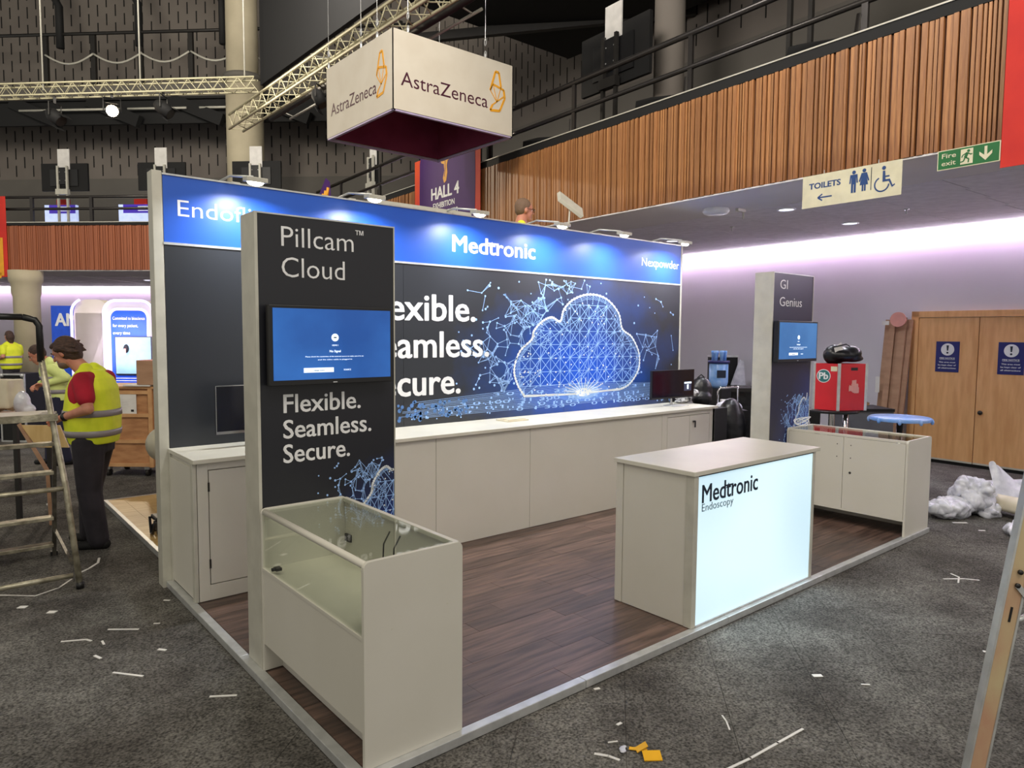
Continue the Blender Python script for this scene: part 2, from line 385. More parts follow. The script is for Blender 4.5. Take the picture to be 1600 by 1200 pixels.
# ------------------------------------------------------------------ platform
pf = thing('stand_platform', 'low stand platform with dark walnut plank floor and aluminium edge', 'platform', (0, 0, 0))
MB().box(.01, 5.92, .01, 2.93, .006, .042).build('subfloor', 'blackm', pf)
PR = .155; y = .055; row = 0
while y < 2.36:
    x = .055 - R.uniform(0, .8)
    y1 = min(y + PR, 2.9)
    while x < 5.87:
        L = .92; xa, xb = max(x, .055), min(x + L, 5.88)
        if xb - xa > .03: MB().box(xa + .0008, xb - .0008, y + .0008, y1 - .0008, .041, .0495 + R.uniform(-.0004, .0004)).build('plank', 'plank', pf)
        x += L
    y += PR; row += 1
for (x0, x1) in ((0, 1.30), (1.303, 2.60), (2.603, 3.90), (3.903, 5.932)):
    MB().box(x0 if x0 else -.0, x1, -.0, .052, .008, .052).build('edge_trim', 'alu', pf, bev=.003)
for (y0, y1) in ((.054, 1.4), (1.403, 2.98)):
    MB().box(0, .052, y0, y1 if y1 < 2 else 2.93, .008, .052).build('edge_trim', 'alu', pf, bev=.003)
MB().box(5.88, 5.932, .054, 2.93, .008, .052).build('edge_trim', 'alu', pf, bev=.003)
MB().box(.02, 5.91, .012, .05, .0, .01).build('shadow_gap_plinth', 'blackm', pf)

# ------------------------------------------------------------------ back wall of the stand
bw = thing('stand_back_wall', 'long stand back wall with blue header and dark cloud graphic', 'exhibition wall', (3, 2.98, 0))
YF = 2.941
MB().box(-.02, .045, YF - .006, 3.06, .0, 2.965).build('end_post', 'alup', bw, bev=.003)
MB().box(5.957, 5.985, YF - .006, 3.06, .0, 2.965).build('end_post', 'alup', bw, bev=.003)
MB().box(.045, 5.957, YF + .006, 3.05, .05, 2.945).build('panel_core', 'alup', bw)
MB().box(.05, 5.95, YF - .004, YF + .006, 2.475, 2.94).build('header_panel', 'hblue', bw)
for (x0, x1) in ((.05, 1.985), (1.988, 3.97), (3.973, 5.95)):
    MB().box(x0, x1, YF - .004, YF + .006, .96, 2.458).build('graphic_panel', 'graph', bw)
MB().box(.045, 5.957, YF - .012, YF + .006, 2.458, 2.475).build('divider_rail', 'alu', bw)
MB().box(.045, 5.957, YF - .012, 3.05, 2.94, 2.952).build('top_rail', 'alu', bw)
YP = YF - .0045
text('Endoflip', 'white', bw, (.144, YP, 2.665), cap=.115, width=.62, bold=-.005)
text('Medtronic', 'white', bw, (2.515, YP, 2.608), cap=.150, width=1.02, bold=.022)
MB().box(2.515 + .395 * 1.02, 2.515 + .535 * 1.02, YP - .002, YP, 2.704, 2.722).build('letter_joining_bar', 'white', bw)
text('Nexpowder', 'white', bw, (5.21, YP, 2.655), cap=.095, width=.705, bold=0)
text('Flexible.', 'white', bw, (1.60, YP, 1.965), cap=.235, width=1.175, bold=.018)
text('Seamless.', 'white', bw, (1.60, YP, 1.63), cap=.235, width=1.34, bold=.018)
text('Secure.', 'white', bw, (1.60, YP, 1.288), cap=.235, width=1.0, bold=.018)
# cloud network print
OUT = [(3.408, 1.214), (3.312, 1.342), (3.269, 1.492), (3.343, 1.672), (3.50, 1.79), (3.531, 1.879), (3.645, 1.979), (3.78, 2.022), (3.901, 1.984), (3.956, 2.113), (4.107, 2.227), (4.352, 2.285), (4.611, 2.245), (4.818, 2.093), (4.889, 1.912), (5.059, 1.817), (5.191, 1.629), (5.185, 1.44), (5.041, 1.279), (4.875, 1.219)]
def inside(p, P):
    x, y = p; c = False; j = len(P) - 1
    for i in range(len(P)):
        if (P[i][1] > y) != (P[j][1] > y) and x < (P[j][0] - P[i][0]) * (y - P[i][1]) / (P[j][1] - P[i][1]) + P[i][0]: c = not c
        j = i
    return c
def smoothpoly(P, n=4, closed=True):
    r = []; N = len(P)
    for i in range(N if closed else N - 1):
        p0, p1, p2, p3 = [Vector(P[(i + k) % N]) if closed else Vector(P[min(max(i + k, 0), N - 1)]) for k in (-1, 0, 1, 2)]
        for k in range(n):
            t = k / n; r.append(.5 * ((2 * p1) + (-p0 + p2) * t + (2 * p0 - 5 * p1 + 4 * p2 - p3) * t * t + (-p0 + 3 * p1 - 3 * p2 + p3) * t ** 3))
    if not closed: r.append(Vector(P[-1]))
    return r
def cloudnet(parent, o, tf, inter=None, lim=None, S=1.0):
    """printed cloud of nodes and lines; tf maps (x,z) of the wall drawing to the panel"""
    rr = random.Random(5); ln = MB(); dt = MB(); rim = MB(); O = Vector(o); ex, ey, nz = Vector((1, 0, 0)), Vector((0, 0, 1)), Vector((0, -1, 0))
    def ok(p): return lim is None or (lim[0] < p[0] < lim[1] and lim[2] < p[1] < lim[3])
    def L(p, q, w, mb=ln):
        p, q = tf(p), tf(q)
        if ok(p) and ok(q): strip2(mb, p, q, w * S, O, ex, ey, nz)
    def Dt(p, r, mb=dt):
        p = tf(p)
        if ok(p): dot2(mb, p, r * S, O, ex, ey, nz)
    sp = smoothpoly(OUT, 5, False)
    for i in range(len(sp) - 1):
        L(sp[i], sp[i + 1], .016, rim); Dt(sp[i], .015, rim)
        c = Vector((4.25, 1.6)); q = sp[i] + (c - sp[i]).normalized() * rr.uniform(.09, .2) + Vector((rr.uniform(-.05, .05), rr.uniform(-.05, .05)))
        if i % 2 == 0: L(sp[i], q, .005); Dt(q, .007)
        L(sp[i], sp[min(i + 3, len(sp) - 1)] + (c - sp[i]).normalized() * .06, .0035)
    L((3.408, 1.214), (4.1, 1.20), .022, rim); L((4.1, 1.20), (4.875, 1.219), .022, rim)
    st = .142; P = {}
    for i in range(16):
        for j in range(9):
            p = Vector((3.2 + i * st, 1.17 + j * st))
            if inside(p, OUT): P[i, j] = p
    for (i, j), p in P.items():
        Dt(p, .011)
        for (a_, b_) in ((1, 0), (0, 1), (1, 1), (1, -1), (2, 1), (1, 2)):
            if (i + a_, j + b_) in P:
                if a_ + abs(b_) >= 3 and rr.random() > .3: continue
                L(p, P[i + a_, j + b_], .0055)
    for k in range(110):
        p = Vector((rr.uniform(3.3, 5.2), rr.uniform(1.2, 2.25)))
        if inside(p, OUT): Dt(p, .009, rim)
    # stray network outside
    def cluster(cx_, cy_, sx, sy, n, dm):
        pts = []
        for k in range(n):
            p = Vector((rr.gauss(cx_, sx), rr.gauss(cy_, sy)))
            if not inside(p, OUT) and 1.1 < p.y < 2.43 and 2.4 < p.x < 5.9: pts.append(p)
        for i, p in enumerate(pts):
            Dt(p, rr.uniform(.007, .014))
            for q in pts[i + 1:]:
                if (p - q).length < dm and rr.random() < .8: L(p, q, .004)
    for c_ in ((3.12, 1.72, .24, .18, 60, .13), (3.1, 1.42, .2, .14, 36, .13), (3.4, 2.1, .24, .14, 34, .15), (3.9, 2.34, .35, .06, 26, .15), (2.75, 1.75, .2, .2, 10, .2), (3.3, 1.9, .2, .1, 22, .14), (4.35, 2.4, .3, .04, 12, .2),
               (3.75, 2.2, .14, .1, 12, .2), (5.35, 1.85, .14, .12, 9, .2), (5.55, 1.6, .14, .1, 12, .22), (5.25, 1.45, .1, .15, 9, .2), (5.4, 2.2, .25, .12, 9, .12), (2.9, 2.3, .25, .06, 5, .2)): cluster(*c_)
    # printed dot streams under the cloud
    for k in range(150):
        x = rr.uniform(1.95, 5.8); t = (x - 1.95) / 3.85
        z = 1.06 + .16 * math.sin(t * PI) * rr.uniform(.2, 1) + rr.uniform(-.03, .06)
        Dt((x, z), rr.uniform(.006, .012))
    for k in range(14):
        z0 = 1.03 + k * .011
        L((1.95 + rr.uniform(0, .3), z0 + .05), (3.9, z0 + .015 * k * .4 + .06), .003); L((3.9, z0 + .015 * k * .4 + .06), (5.8, z0 + .09), .003)
    ln.build('network_print', 'netblue', parent)['kind'] = 'stuff'
    dt.build('network_nodes', 'netblue', parent)['kind'] = 'stuff'
    rim.build('cloud_outline', 'netwhite', parent)
cloudnet(bw, (0, YF - .0042, 0), lambda p: Vector(p))
# burst at the foot of the cloud, soft printed spots and digits
mb = MB(); rr = random.Random(3)
M['glow1'] = mat('pale_blue_spot_print', (70, 120, 214), .5); M['glow2'] = mat('paler_blue_spot_print', (134, 172, 226), .5)
for (q, rw, rh, mt_) in ((0, .42, .10, 'glow1'), (1, .26, .075, 'glow2')):
    g_ = MB(); g_.prism([(4.264 + rw * math.cos(2 * PI * k / 28), 1.215 + rh * math.sin(2 * PI * k / 28)) for k in range(28)], (0, YF - .0043 - q * .0003, 0), (1, 0, 0), (0, 0, 1), (0, -.0003, 0)); g_.build('glow_print', mt_, bw)
mb.prism([(4.264 + .13 * math.cos(2 * PI * k / 24), 1.213 + .045 * math.sin(2 * PI * k / 24)) for k in range(24)], (0, YF - .0052, 0), (1, 0, 0), (0, 0, 1), (0, -.0006, 0))
for k in range(12):
    t = PI * (k + .5) / 12; q_ = Vector((4.264 + .30 * math.cos(t), 1.22 + .16 * math.sin(t))); strip2(mb, (4.264 + .1 * math.cos(t), 1.22 + .03 * math.sin(t)), q_, .006, (0, YF - .0052, 0), (1, 0, 0), (0, 0, 1), (0, -1, 0))
mb.build('light_burst_print', 'netwhite', bw)
M['bokeh'] = mat('soft_spot_print', (84, 128, 190), .5)
mb = MB()
for k in range(60):
    dot2(mb, (rr.uniform(1.92, 2.7), rr.uniform(1.06, 1.23)), rr.uniform(.010, .022), (0, YF - .0042, 0), (1, 0, 0), (0, 0, 1), (0, -1, 0), 8)
mb.build('soft_spot_print', 'bokeh', bw)['kind'] = 'stuff'
for rowz, xs in ((1.235, 3.0), (1.16, 2.6), (1.11, 2.9), (1.07, 3.3)):
    s_ = ''
    for k in range(30): s_ += rr.choice(['0', '1', ' ', ' ', '3', ' ', ' '])
    text(s_ + '1', 'netblue', bw, (xs, YF - .0044, rowz), cap=.032, width=2.6, name='digit_print')
M['mist'] = mat('grey_mist_print', (70, 80, 96), .5, col2=(46, 50, 58), nscale=6)

# ------------------------------------------------------------------ arm lamps on the back wall
def armlamp(x, label, ln=.34, swing=-.10):
    t = thing('arm_lamp', label, 'lamp', (x, 2.99, 2.952), 'arm lamps along the top of the stand wall')
    MB().box(x - .03, x + .03, 2.95, 3.03, 2.952, 2.962).build('clamp', 'alup', t)
    hx = x + .02
    MB().tube([(x + swing, 3.0, 2.962), (x + swing * .6, 2.9, 2.99), (hx, 2.66, 2.955)], .009, 8).build('arm', 'alu', t, True)
    c = Vector((hx, 2.61, 2.925)); d = Vector((0, .10, -1)).normalized()   # facing the wall, downward
    ax = Vector((1, 0, 0)); ay = d.cross(ax)
    MB().obox(c, ax * .075, ay * .045, d * .016).build('lamp_head', 'alup', t, bev=.004)
    g_ = MB(); g_.ell(c + d * .016, .060, .036, .026, 14, 8); g_.build('lamp_lens', 'lampe', t, True)
    l = bpy.data.lights.new('arm_lamp_light', 'AREA'); l.energy = 11; l.size = .13; l.shape = 'RECTANGLE'; l.size_y = .07; l.color = (.95, .97, 1.0); l.spread = math.radians(150)
    lo = bpy.data.objects.new('arm_lamp_light', l); COL.objects.link(lo); lo.location = c + d * .048
    lo.rotation_euler = Vector((0, .22, -.97)).to_track_quat('-Z', 'Y').to_euler()
for x, lb in ((.56, 'white arm lamp on wall top above the leftmost header word, leftmost of the row'), (1.51, 'white arm lamp on wall top, second from left, above the tall dark front totem'),
              (2.56, 'white arm lamp on wall top above the big bold lettering in the header middle'), (3.58, 'white arm lamp on wall top beside the man with glasses'),
              (4.5, 'white arm lamp on wall top, second from the right end'), (5.57, 'white arm lamp at the right end of wall top, rightmost of the row')):
    armlamp(x, lb)
# loose aluminium bars lying on the wall top
o = MB().box(1.75, 2.75, 2.965, 3.0, 2.953, 2.985).build('aluminium_bar', 'alup'); tag(o, 'long pale aluminium bar lying on wall top below HALL 4 banner', 'bar')
for x in (1.25, 2.95):
    MB()

# ------------------------------------------------------------------ long storage counter
lc = thing('storage_counter', 'long white storage counter along the stand back wall with pale worktop', 'counter', (3, 2.6, .05))
ZC = 1.013; ZB = .985; YC = 2.357
MB().box(.035, 5.92, YC - .03, 2.935, ZB, ZC).build('worktop', 'lamtop', lc, bev=.002)
MB().box(.053, 5.90, YC + .03, 2.93, .052, ZB).build('carcass', 'lam', lc)
# left cabinet end
MB().box(.040, .058, YC + .06, 2.90, .07, ZB - .03).build('end_panel', 'lam', lc, bev=.001)
MB().box(.036, .062, YC, YC + .045, .052, ZB).build('corner_post', 'alup', lc, bev=.002)
MB().box(.036, .062, 2.90, 2.934, .052, ZB).build('corner_post', 'alup', lc, bev=.002)
def frontpanel(x0, x1, nm='front_panel', z0=.052, z1=ZB - .004): return MB().box(x0, x1, YC, YC + .028, z0, z1).build(nm, 'lam', lc, bev=.0015)
# framed cabinet on the left
frontpanel(.066, .135, 'frame_stile'); frontpanel(.135, .82, 'frame_rail', .052, .155); frontpanel(.135, .82, 'frame_rail', .935, ZB - .004); frontpanel(.82, .90, 'frame_stile')
dr = frontpanel(.141, .814, 'door', .161, .929)
for z in (.30, .82): MB().box(.132, .144, YC - .004, YC + .004, z - .03, z + .03).build('hinge', 'dark', dr)
for x0, x1 in ((.904, 1.94), (1.944, 2.979), (2.983, 4.909)): frontpanel(x0, x1)
frontpanel(4.913, 5.0, 'frame_stile'); frontpanel(5.0, 5.80, 'frame_rail', .052, .155); frontpanel(5.0, 5.80, 'frame_rail', .935, ZB - .004); frontpanel(5.80, 5.90, 'frame_stile')
for x0, x1 in ((5.006, 5.408), (5.414, 5.796)):
    dr = frontpanel(x0, x1, 'door', .161, .929)
    if x0 > 5.2:
        MB().tube([(5.47, YC - .012, .86), (5.47, YC + .002, .86)], .014, 12).build('lock', 'chrome', dr, True)
        MB().box(5.455, 5.50, YC - .022, YC - .012, .852, .868).box(5.49, 5.505, YC - .02, YC - .012, .79, .86).build('key', 'black', dr)
MB().box(5.86, 5.90, YC, 2.93, .052, ZB - .004).build('end_panel', 'lam', lc)
o = MB().box(2.93, 3.19, 2.62, 2.80, ZC, ZC + .012).box(2.96, 3.17, 2.64, 2.78, ZC + .012, ZC + .02).build('paper_pad', 'plasticg'); tag(o, 'small cream pad lying on the long worktop below the graphic', 'pad')

# ------------------------------------------------------------------ monitors on the counter
def monitor(x0, x1, y, z0, z1, label, tilt, baseY, active):
    xm = (x0 + x1) / 2
    t = thing('desk_monitor', label, 'monitor', (xm, baseY, ZC))
    mb = MB(); k = tilt
    def P(x, z, d): return (x + k * (z - z0), y + d, z)
    e = .014
    MB().add([P(x0, z0, 0), P(x1, z0, 0), P(x1, z1, 0), P(x0, z1, 0), P(x0, z0, .03), P(x1, z0, .03), P(x1, z1, .03), P(x0, z1, .03)],
             [(0, 1, 2, 3), (4, 7, 6, 5), (0, 4, 5, 1), (1, 5, 6, 2), (2, 6, 7, 3), (3, 7, 4, 0)]).build('housing', 'chrome' if not active else 'black', t)
    MB().add([P(x0 + .006, z0 + .02, -.002), P(x1 - .006, z0 + .02, -.002), P(x1 - .006, z1 - .006, -.002), P(x0 + .006, z1 - .006, -.002), P(x0 + .006, z0 + .02, .001), P(x1 - .006, z0 + .02, .001), P(x1 - .006, z1 - .006, .001), P(x0 + .006, z1 - .006, .001)],
             [(0, 1, 2, 3), (4, 7, 6, 5), (0, 4, 5, 1), (1, 5, 6, 2), (2, 6, 7, 3), (3, 7, 4, 0)]).build('display', 'scroff', t)
    MB().box(xm - .05, xm + .05, y + .03, y + .055, z0 + .06, z0 + .2).tube([(xm, y + .045, z0 + .1), (xm, y + .03, ZC + .008)], .016, 10).build('stand_neck', 'chrome', t)
    MB().prism([(-.14, -.10), (.14, -.10), (.10, .09), (-.10, .09)], (xm, baseY, ZC), (1, 0, 0), (0, 1, 0), (0, 0, .008)).build('stand_foot', 'alu', t)
    return t
monitor(5.10, 5.90, 2.66, 1.10, 1.435, 'black desk monitor on right end of the long counter', 0, 2.64, True)
t = bpy.data.objects['desk_monitor']
MB().box(5.70, 5.84, 2.6555, 2.6575, 1.18, 1.29).build('on_screen_menu', mat('menu_grey', (60, 66, 90), .3, emis=.25), t)
MB().box(5.70, 5.84, 2.6545, 2.6555, 1.265, 1.285).build('on_screen_bar', 'caplight', t)
MB().box(5.755, 5.785, 2.6545, 2.6555, 1.20, 1.255).build('on_screen_icon', 'caplight', t)
mt2 = monitor(.30, .98, 2.70, 1.115, 1.465, 'thin silver edged dark monitor on left end of the counter', 0, 2.66, False)
# ------------------------------------------------------------------ totems
def totem(x0, x1, y0, y1, z1, gm, label, lines, netlim):
    t = thing('display_totem', label, 'totem', ((x0 + x1) / 2, (y0 + y1) / 2, .05))
    MB().box(x0, x1, y0 + .012, y1, .052, z1).build('body', 'alup', t, bev=.004)
    e = .02
    MB().box(x0 + .016, x1 - .008, y0 + .004, y0 + .014, .056, z1 - .008).build('front_graphic', gm, t)
    MB().box(x0, x0 + .016, y0, y0 + .014, .052, z1).build('edge_profile', 'alup', t)
    MB().box(x1 - .008, x1, y0, y0 + .014, .052, z1).build('edge_profile', 'alup', t)
    MB().box(x0 + .016, x1 - .008, y0, y0 + .014, z1 - .008, z1).build('edge_profile', 'alu', t)
    for (s_, x, z, cap, wd, b, mt) in lines: text(s_, mt, t, (x, y0 + .0035, z), cap=cap, width=wd, bold=b)
    cloudnet(t, (0, y0 + .0035, 0), *netlim)
    return t
TY = 1.172
totem(.043, .862, TY, 1.375, 2.466, 'tgraph1', 'tall dark totem with pale lettering above and below its screen, front left',
      [('Pillcam', .185, 2.300, .105, .415, -.006, 'greyprint'), ('\u2122', .612, 2.376, .045, None, 0, 'greyprint'), ('Cloud', .185, 2.140, .105, .36, -.006, 'greyprint'),
       ('Flexible.', .184, 1.420, .098, .45, .012, 'greyprint'), ('Seamless.', .181, 1.282, .098, .52, .012, 'greyprint'), ('Secure.', .179, 1.150, .098, .385, .012, 'greyprint')],
      (lambda p: Vector((.70 + (p[0] - 3.5) * .36, .55 + (p[1] - 1.2) * .62)), None, (.07, .848, .1, 1.12), .55))
totem(5.049, 5.844, 1.169, 1.369, 2.466, 'tgraph2', 'tall navy totem with two words above its screen, at the right end',
      [('GI', 5.183, 2.308, .09, .14, -.006, 'greyprint'), ('Genius', 5.181, 2.139, .09, .43, -.006, 'greyprint')],
      (lambda p: Vector((5.62 + (p[0] - 3.5) * .38, .70 + (p[1] - 1.2) * .62)), None, (5.07, 5.83, .1, 1.25), .55))
def wallscreen(x0, x1, y, z0, z1, mt, label, big):
    t = thing('wall_screen', label, 'screen', ((x0 + x1) / 2, y, z0), 'screens mounted on the totems')
    MB().box(x0, x1, y, y + .05, z0, z1).build('housing', 'black', t, bev=.003)
    MB().box(x0 + .08, x1 - .08, y + .05, 1.171, z0 + .1, z1 - .1).build('wall_bracket', 'dark', t)
    MB().box(x0 + .018, x1 - .018, y - .002, y + .002, z0 + .028, z1 - .016).build('display', mt, t)
    xm = (x0 + x1) / 2; zm = (z0 + z1) / 2; mb = MB()
    dot2(mb, (xm, z0 + (z1 - z0) * .60), .021, (0, y - .002, 0), (1, 0, 0), (0, 0, 1), (0, -1, 0), 20)
    mb.build('on_screen_icon', 'caplight', t)
    MB().box(xm - .008, xm + .008, y - .0052, y - .0038, z0 + (z1 - z0) * .60 - .003, z0 + (z1 - z0) * .60 + .003).build('icon_mark', 'scroff', t)
    text('HDMI 1', 'caplight', t, (xm, y - .0022, z0 + (z1 - z0) * .49), cap=.008, align='CENTER')
    text('No Signal', 'caplight', t, (xm, y - .0022, z0 + (z1 - z0) * .41), cap=.012, align='CENTER', bold=.01)
    text('Please check the connection of the external source to make sure it is on', 'caplight', t, (xm, y - .0022, z0 + (z1 - z0) * .35), cap=.006, width=.34, align='CENTER')
    text('and the video cable is plugged in', 'caplight', t, (xm, y - .0022, z0 + (z1 - z0) * .31), cap=.006, width=.2, align='CENTER')
    MB().box(xm - .18, xm - .01, y - .0045, y - .002, z0 + .065, z0 + .09).build('on_screen_button', 'caplight', t)
    text('Change source', 'signblue', t, (xm - .095, y - .0047, z0 + .073), cap=.007, align='CENTER')
    text('SOURCE', 'caplight', t, (xm + .05, y - .0022, z0 + .072), cap=.008)
    MB().box(xm - .012, xm + .012, y - .001, y, z0 + .008, z0 + .012).build('maker_badge', 'white', t)
wallscreen(.085, .805, 1.10, 1.57, 1.99, 'scr1', 'blue lit screen showing No Signal on the dark front left totem', True)
wallscreen(5.05, 5.82, 1.10, 1.59, 1.993, 'scr2', 'smaller looking blue lit screen on the navy totem at the right end', False)

# ------------------------------------------------------------------ glass showcases
def rounded_end(x0, x1, z0, z1, r=.03, n=5):
    P = [(x0, z0), (x1, z0)]
    for k in range(n + 1):
        t = PI / 2 * k / n; P.append((x1 - r + r * math.cos(t), z1 - r + r * math.sin(t)))
    for k in range(n + 1):
        t = PI / 2 + PI / 2 * k / n; P.append((x0 + r + r * math.cos(t), z1 - r + r * math.sin(t)))
    return P
def showcase(x0, x1, y0, y1, z1, label, glass_left):
    t = thing('glass_showcase', label, 'display case', ((x0 + x1) / 2, (y0 + y1) / 2, .05), 'glass topped white showcases')
    sg = -1 if glass_left else 1
    xg, xd = (x0, x1) if glass_left else (x1, x0)      # glass side, door side
    def bx(a, b, y_0, y_1, z_0, z_1, nm, mt='lam', bev=0, par=None): return MB().box(min(a, b), max(a, b), y_0, y_1, z_0, z_1).build(nm, mt, par or t, bev=bev)
    for (ya, yb) in ((y0, y0 + .02), (y1 - .02, y1)):
        o = MB().prism(rounded_end(x0, x1, .0525, z1), (0, ya, 0), (1, 0, 0), (0, 0, 1), (0, yb - ya, 0)).build('end_panel', 'lam', t, bev=.0015)
    # screw caps
    mb = MB()
    for (x, z) in ((x0 + .13, .62), (x0 + .41, .66)): mb.tube([(x, y0 - .001, z), (x, y0 + .002, z)], .005, 8)
    mb.build('screw_cap', 'lamtop', t)
    ya, yb = y0 + .02, y1 - .02
    bx(x0 + .012, x1 - .012, ya, yb, .20, .22, 'bottom_shelf'); bx(x0 + .02, x1 - .02, ya, yb, .585, .605, 'display_deck', 'lamtop')
    bx(xg - sg * .004, xg - sg * .022, ya, yb, .20, .60, 'lower_panel', bev=.001)
    bx(xg - sg * .001, xg - sg * .02, ya, yb, .597, .611, 'glass_rail')
    bx(xg - sg * .10, xg - sg * .118, ya, yb, .0525, .20, 'plinth_board')
    bx(xg - sg * .008, xg - sg * .014, ya, yb, .611, z1 - .03, 'glass_pane', 'glass')
    MB().tube([(xg - sg * .018, ya, z1 - .018), (xg - sg * .018, yb, z1 - .018)], .016, 12).build('top_rail', 'lam', t, True)
    bx(x0 + .03, x1 - .03, ya, yb, z1 - .014, z1 - .006, 'glass_top', 'glass')
    bx(xd + sg * .006, xd + sg * .03, ya, yb, z1 - .026, z1 - .004, 'back_rail', 'lam')
    ym = (ya + yb) / 2
    for k, (da, db) in enumerate(((ya + .003, ym - .002), (ym + .002, yb - .003))):
        d = bx(xd + sg * .002, xd + sg * .018, da, db, .205, z1 - .03, 'door', bev=.001)
        e = da + .05 if k == 0 else db - .05
        for z in (.70, .33):
            bx(xd + sg * .018, xd + sg * .032, e - .03, e + .03, z - .02, z + .02, 'hinge', 'dark', par=d)
        mb = MB(); q = ym - .07 if k == 0 else ym + .06
        for z in (.82, .70): mb.tube([(xd + sg * .001, q, z), (xd + sg * .004, q, z)], .0055, 8)
        mb.build('handle_hole', 'dark', d)
    bx(xd + sg * .002, xd + sg * .018, ya, yb, .19, .205, 'door_rail')
    MB().tube([(xd - sg * .002, ym - .07, .56), (xd + sg * .004, ym - .07, .56)], .011, 12).build('lock', 'dark', t, True)
    if glass_left:
        MB().tube([(xg - sg * .004, yb - .12, .633), (xg - sg * .03, yb - .12, .633)], .009, 10).box(xg + .02, xg + .05, yb - .14, yb - .10, .625, .64).build('lock', 'black', t)
        for yy in (ym - .03, ym - .13):
            MB().tube([(x1 - .06, yy, .86), (x1 - .09, yy + .01, .80), (x1 - .10, yy, .72), (x1 - .08, yy - .02, .66), (x1 - .08, yy, .608)], .004, 6).build('cable', 'dark', t, True)
    return t
showcase(.045, .536, .039, 1.17, .926, 'white glass topped showcase at the front left corner before the dark totem', True)
showcase(5.392, 5.93, .018, 1.165, .921, 'white glass topped showcase at right end with two closed doors', False)

# ------------------------------------------------------------------ reception counter with lightbox
rc = thing('reception_counter', 'white reception counter with glowing front panel at the stand front', 'counter', (3, .35, .05))
MB().box(2.245, 3.80, .030, .675, .998, 1.026).build('worktop', 'lamtop', rc, bev=.002)
MB().box(2.30, 3.70, .08, .655, .053, .996).build('carcass', 'lam', rc)
MB().box(2.262, 2.282, .10, .60, .053, .996).build('side_panel', 'lam', rc, bev=.001)
MB().box(2.258, 2.30, .604, .662, .053, .996).build('corner_post', 'lam', rc, bev=.002)
MB().box(2.256, 2.30, .038, .098, .053, .996).build('corner_post', 'alup', rc, bev=.002)
MB().box(3.708, 3.745, .038, .66, .053, .996).build('side_panel', 'alup', rc, bev=.002)
MB().box(2.30, 3.708, .044, .058, .062, .99).build('light_panel', 'lightbox', rc)
MB().box(2.30, 3.708, .036, .062, .053, .062).build('panel_frame', 'alu', rc); MB().box(2.30, 3.708, .036, .062, .990, .998).build('panel_frame', 'dark', rc)
text('Medtronic', 'navyprint', rc, (2.345, .0435, .822), cap=.112, width=.625, bold=.012)
MB().box(2.345 + .395 * .625, 2.345 + .535 * .625, .0415, .0435, .893, .903).build('letter_joining_bar', 'navyprint', rc)
text('Endoscopy', 'navyprint', rc, (2.345, .0435, .768), cap=.048, width=.34, bold=-.012)
area('lightbox_light', (3.0, -.02, .52), (3.0, -1.0, .45), 1.36, 9, (.72, .90, 1.0), size_y=.9)

# ------------------------------------------------------------------ right balcony
def RF(y, off, z): return Vector((5.35 + S_LIN * y - off, y, z))     # off > 0: towards the hall
def rbox(mb, y0, y1, o0, o1, z0, z1):
    vs = [RF(y, o, z) for z in (z0, z1) for (y, o) in ((y0, o0), (y1, o0), (y1, o1), (y0, o1))]
    return mb.add(vs, [(0, 3, 2, 1), (4, 5, 6, 7), (0, 1, 5, 4), (1, 2, 6, 5), (2, 3, 7, 6), (3, 0, 4, 7)])
YE = 14.3
rb = rbox(MB(), -4, YE, -.03, -.35, 3.4, 4.58).build('wall_right_balcony', 'blackm'); struct(rb, 'right balcony front clad in vertical timber slats')
yy = -1.3; k = 0; rr = random.Random(11); protos = {}
ys = []
while yy < 12.2 and k < 292:
    wv = rr.choice((.020, .026, .034, .044)); ys.append((yy, wv)); yy += wv + .011; k += 1
sc_ = (11.9 + 1.3) / (ys[-1][0] + 1.3)
for (yy, wv) in ys:
    y0 = -1.3 + (yy + 1.3) * sc_; w2 = round(wv, 3); dp = rr.choice((.028, .04))
    key = (w2, dp)
    if key not in protos:
        me = MB().box(-dp, .005, -w2 * sc_ / 2, w2 * sc_ / 2, 3.402, 4.50).build('timber_slat', 'wood', rb); protos[key] = me; o = me
    else:
        o = protos[key].copy(); COL.objects.link(o)
    p = RF(y0, -.03, 0); o.location = (p.x, p.y, 0); o.rotation_euler = (0, 0, -math.atan(S_LIN))
mb = MB(); yy = 12.0
while yy < YE: rbox(mb, yy, yy + .03, -.03, .0, 3.402, 4.50); yy += .05
mb.build('far_timber_slats', 'wood', rb)['kind'] = 'stuff'
rbox(MB(), -1.3, 12.0, -.031, -.024, 3.402, 4.50).build('slat_backing', 'woodback', rb)
rbox(MB(), -4, YE, .0, -.06, 4.505, 4.605).build('coping', 'blackm', rb)
rbox(MB(), -4, YE, .01, -.03, 4.606, 4.62).build('coping_edge', 'alup', rb)
o = rbox(MB(), -4, YE, -.35, -3.9, 3.95, 4.1).build('floor_balcony', 'upper2'); struct(o, 'balcony deck')
# balcony handrail
hr = thing('balcony_handrail', 'dark two bar handrail on posts above the right timber balcony', 'handrail', RF(4.7, -.15, 4.6))
for z, r in ((5.32, .036), (4.94, .030)): MB().tube([RF(-4, -.15, z), RF(YE, -.15, z)], r, 10).build('rail', 'rail', hr, True)
for y in (-3.44, -1.41, .62, 2.65, 4.68, 6.71, 8.74, 10.77, 12.8):
    p = thing
    rbox(MB(), y - .03, y + .03, -.13, -.17, 4.1, 5.32).build('post', 'rail', hr)
    MB().beam(RF(y + .09, -.15, 4.64), RF(y + .05, -.12, 4.84), .012, .05).build('post_bracket', 'rail', hr)

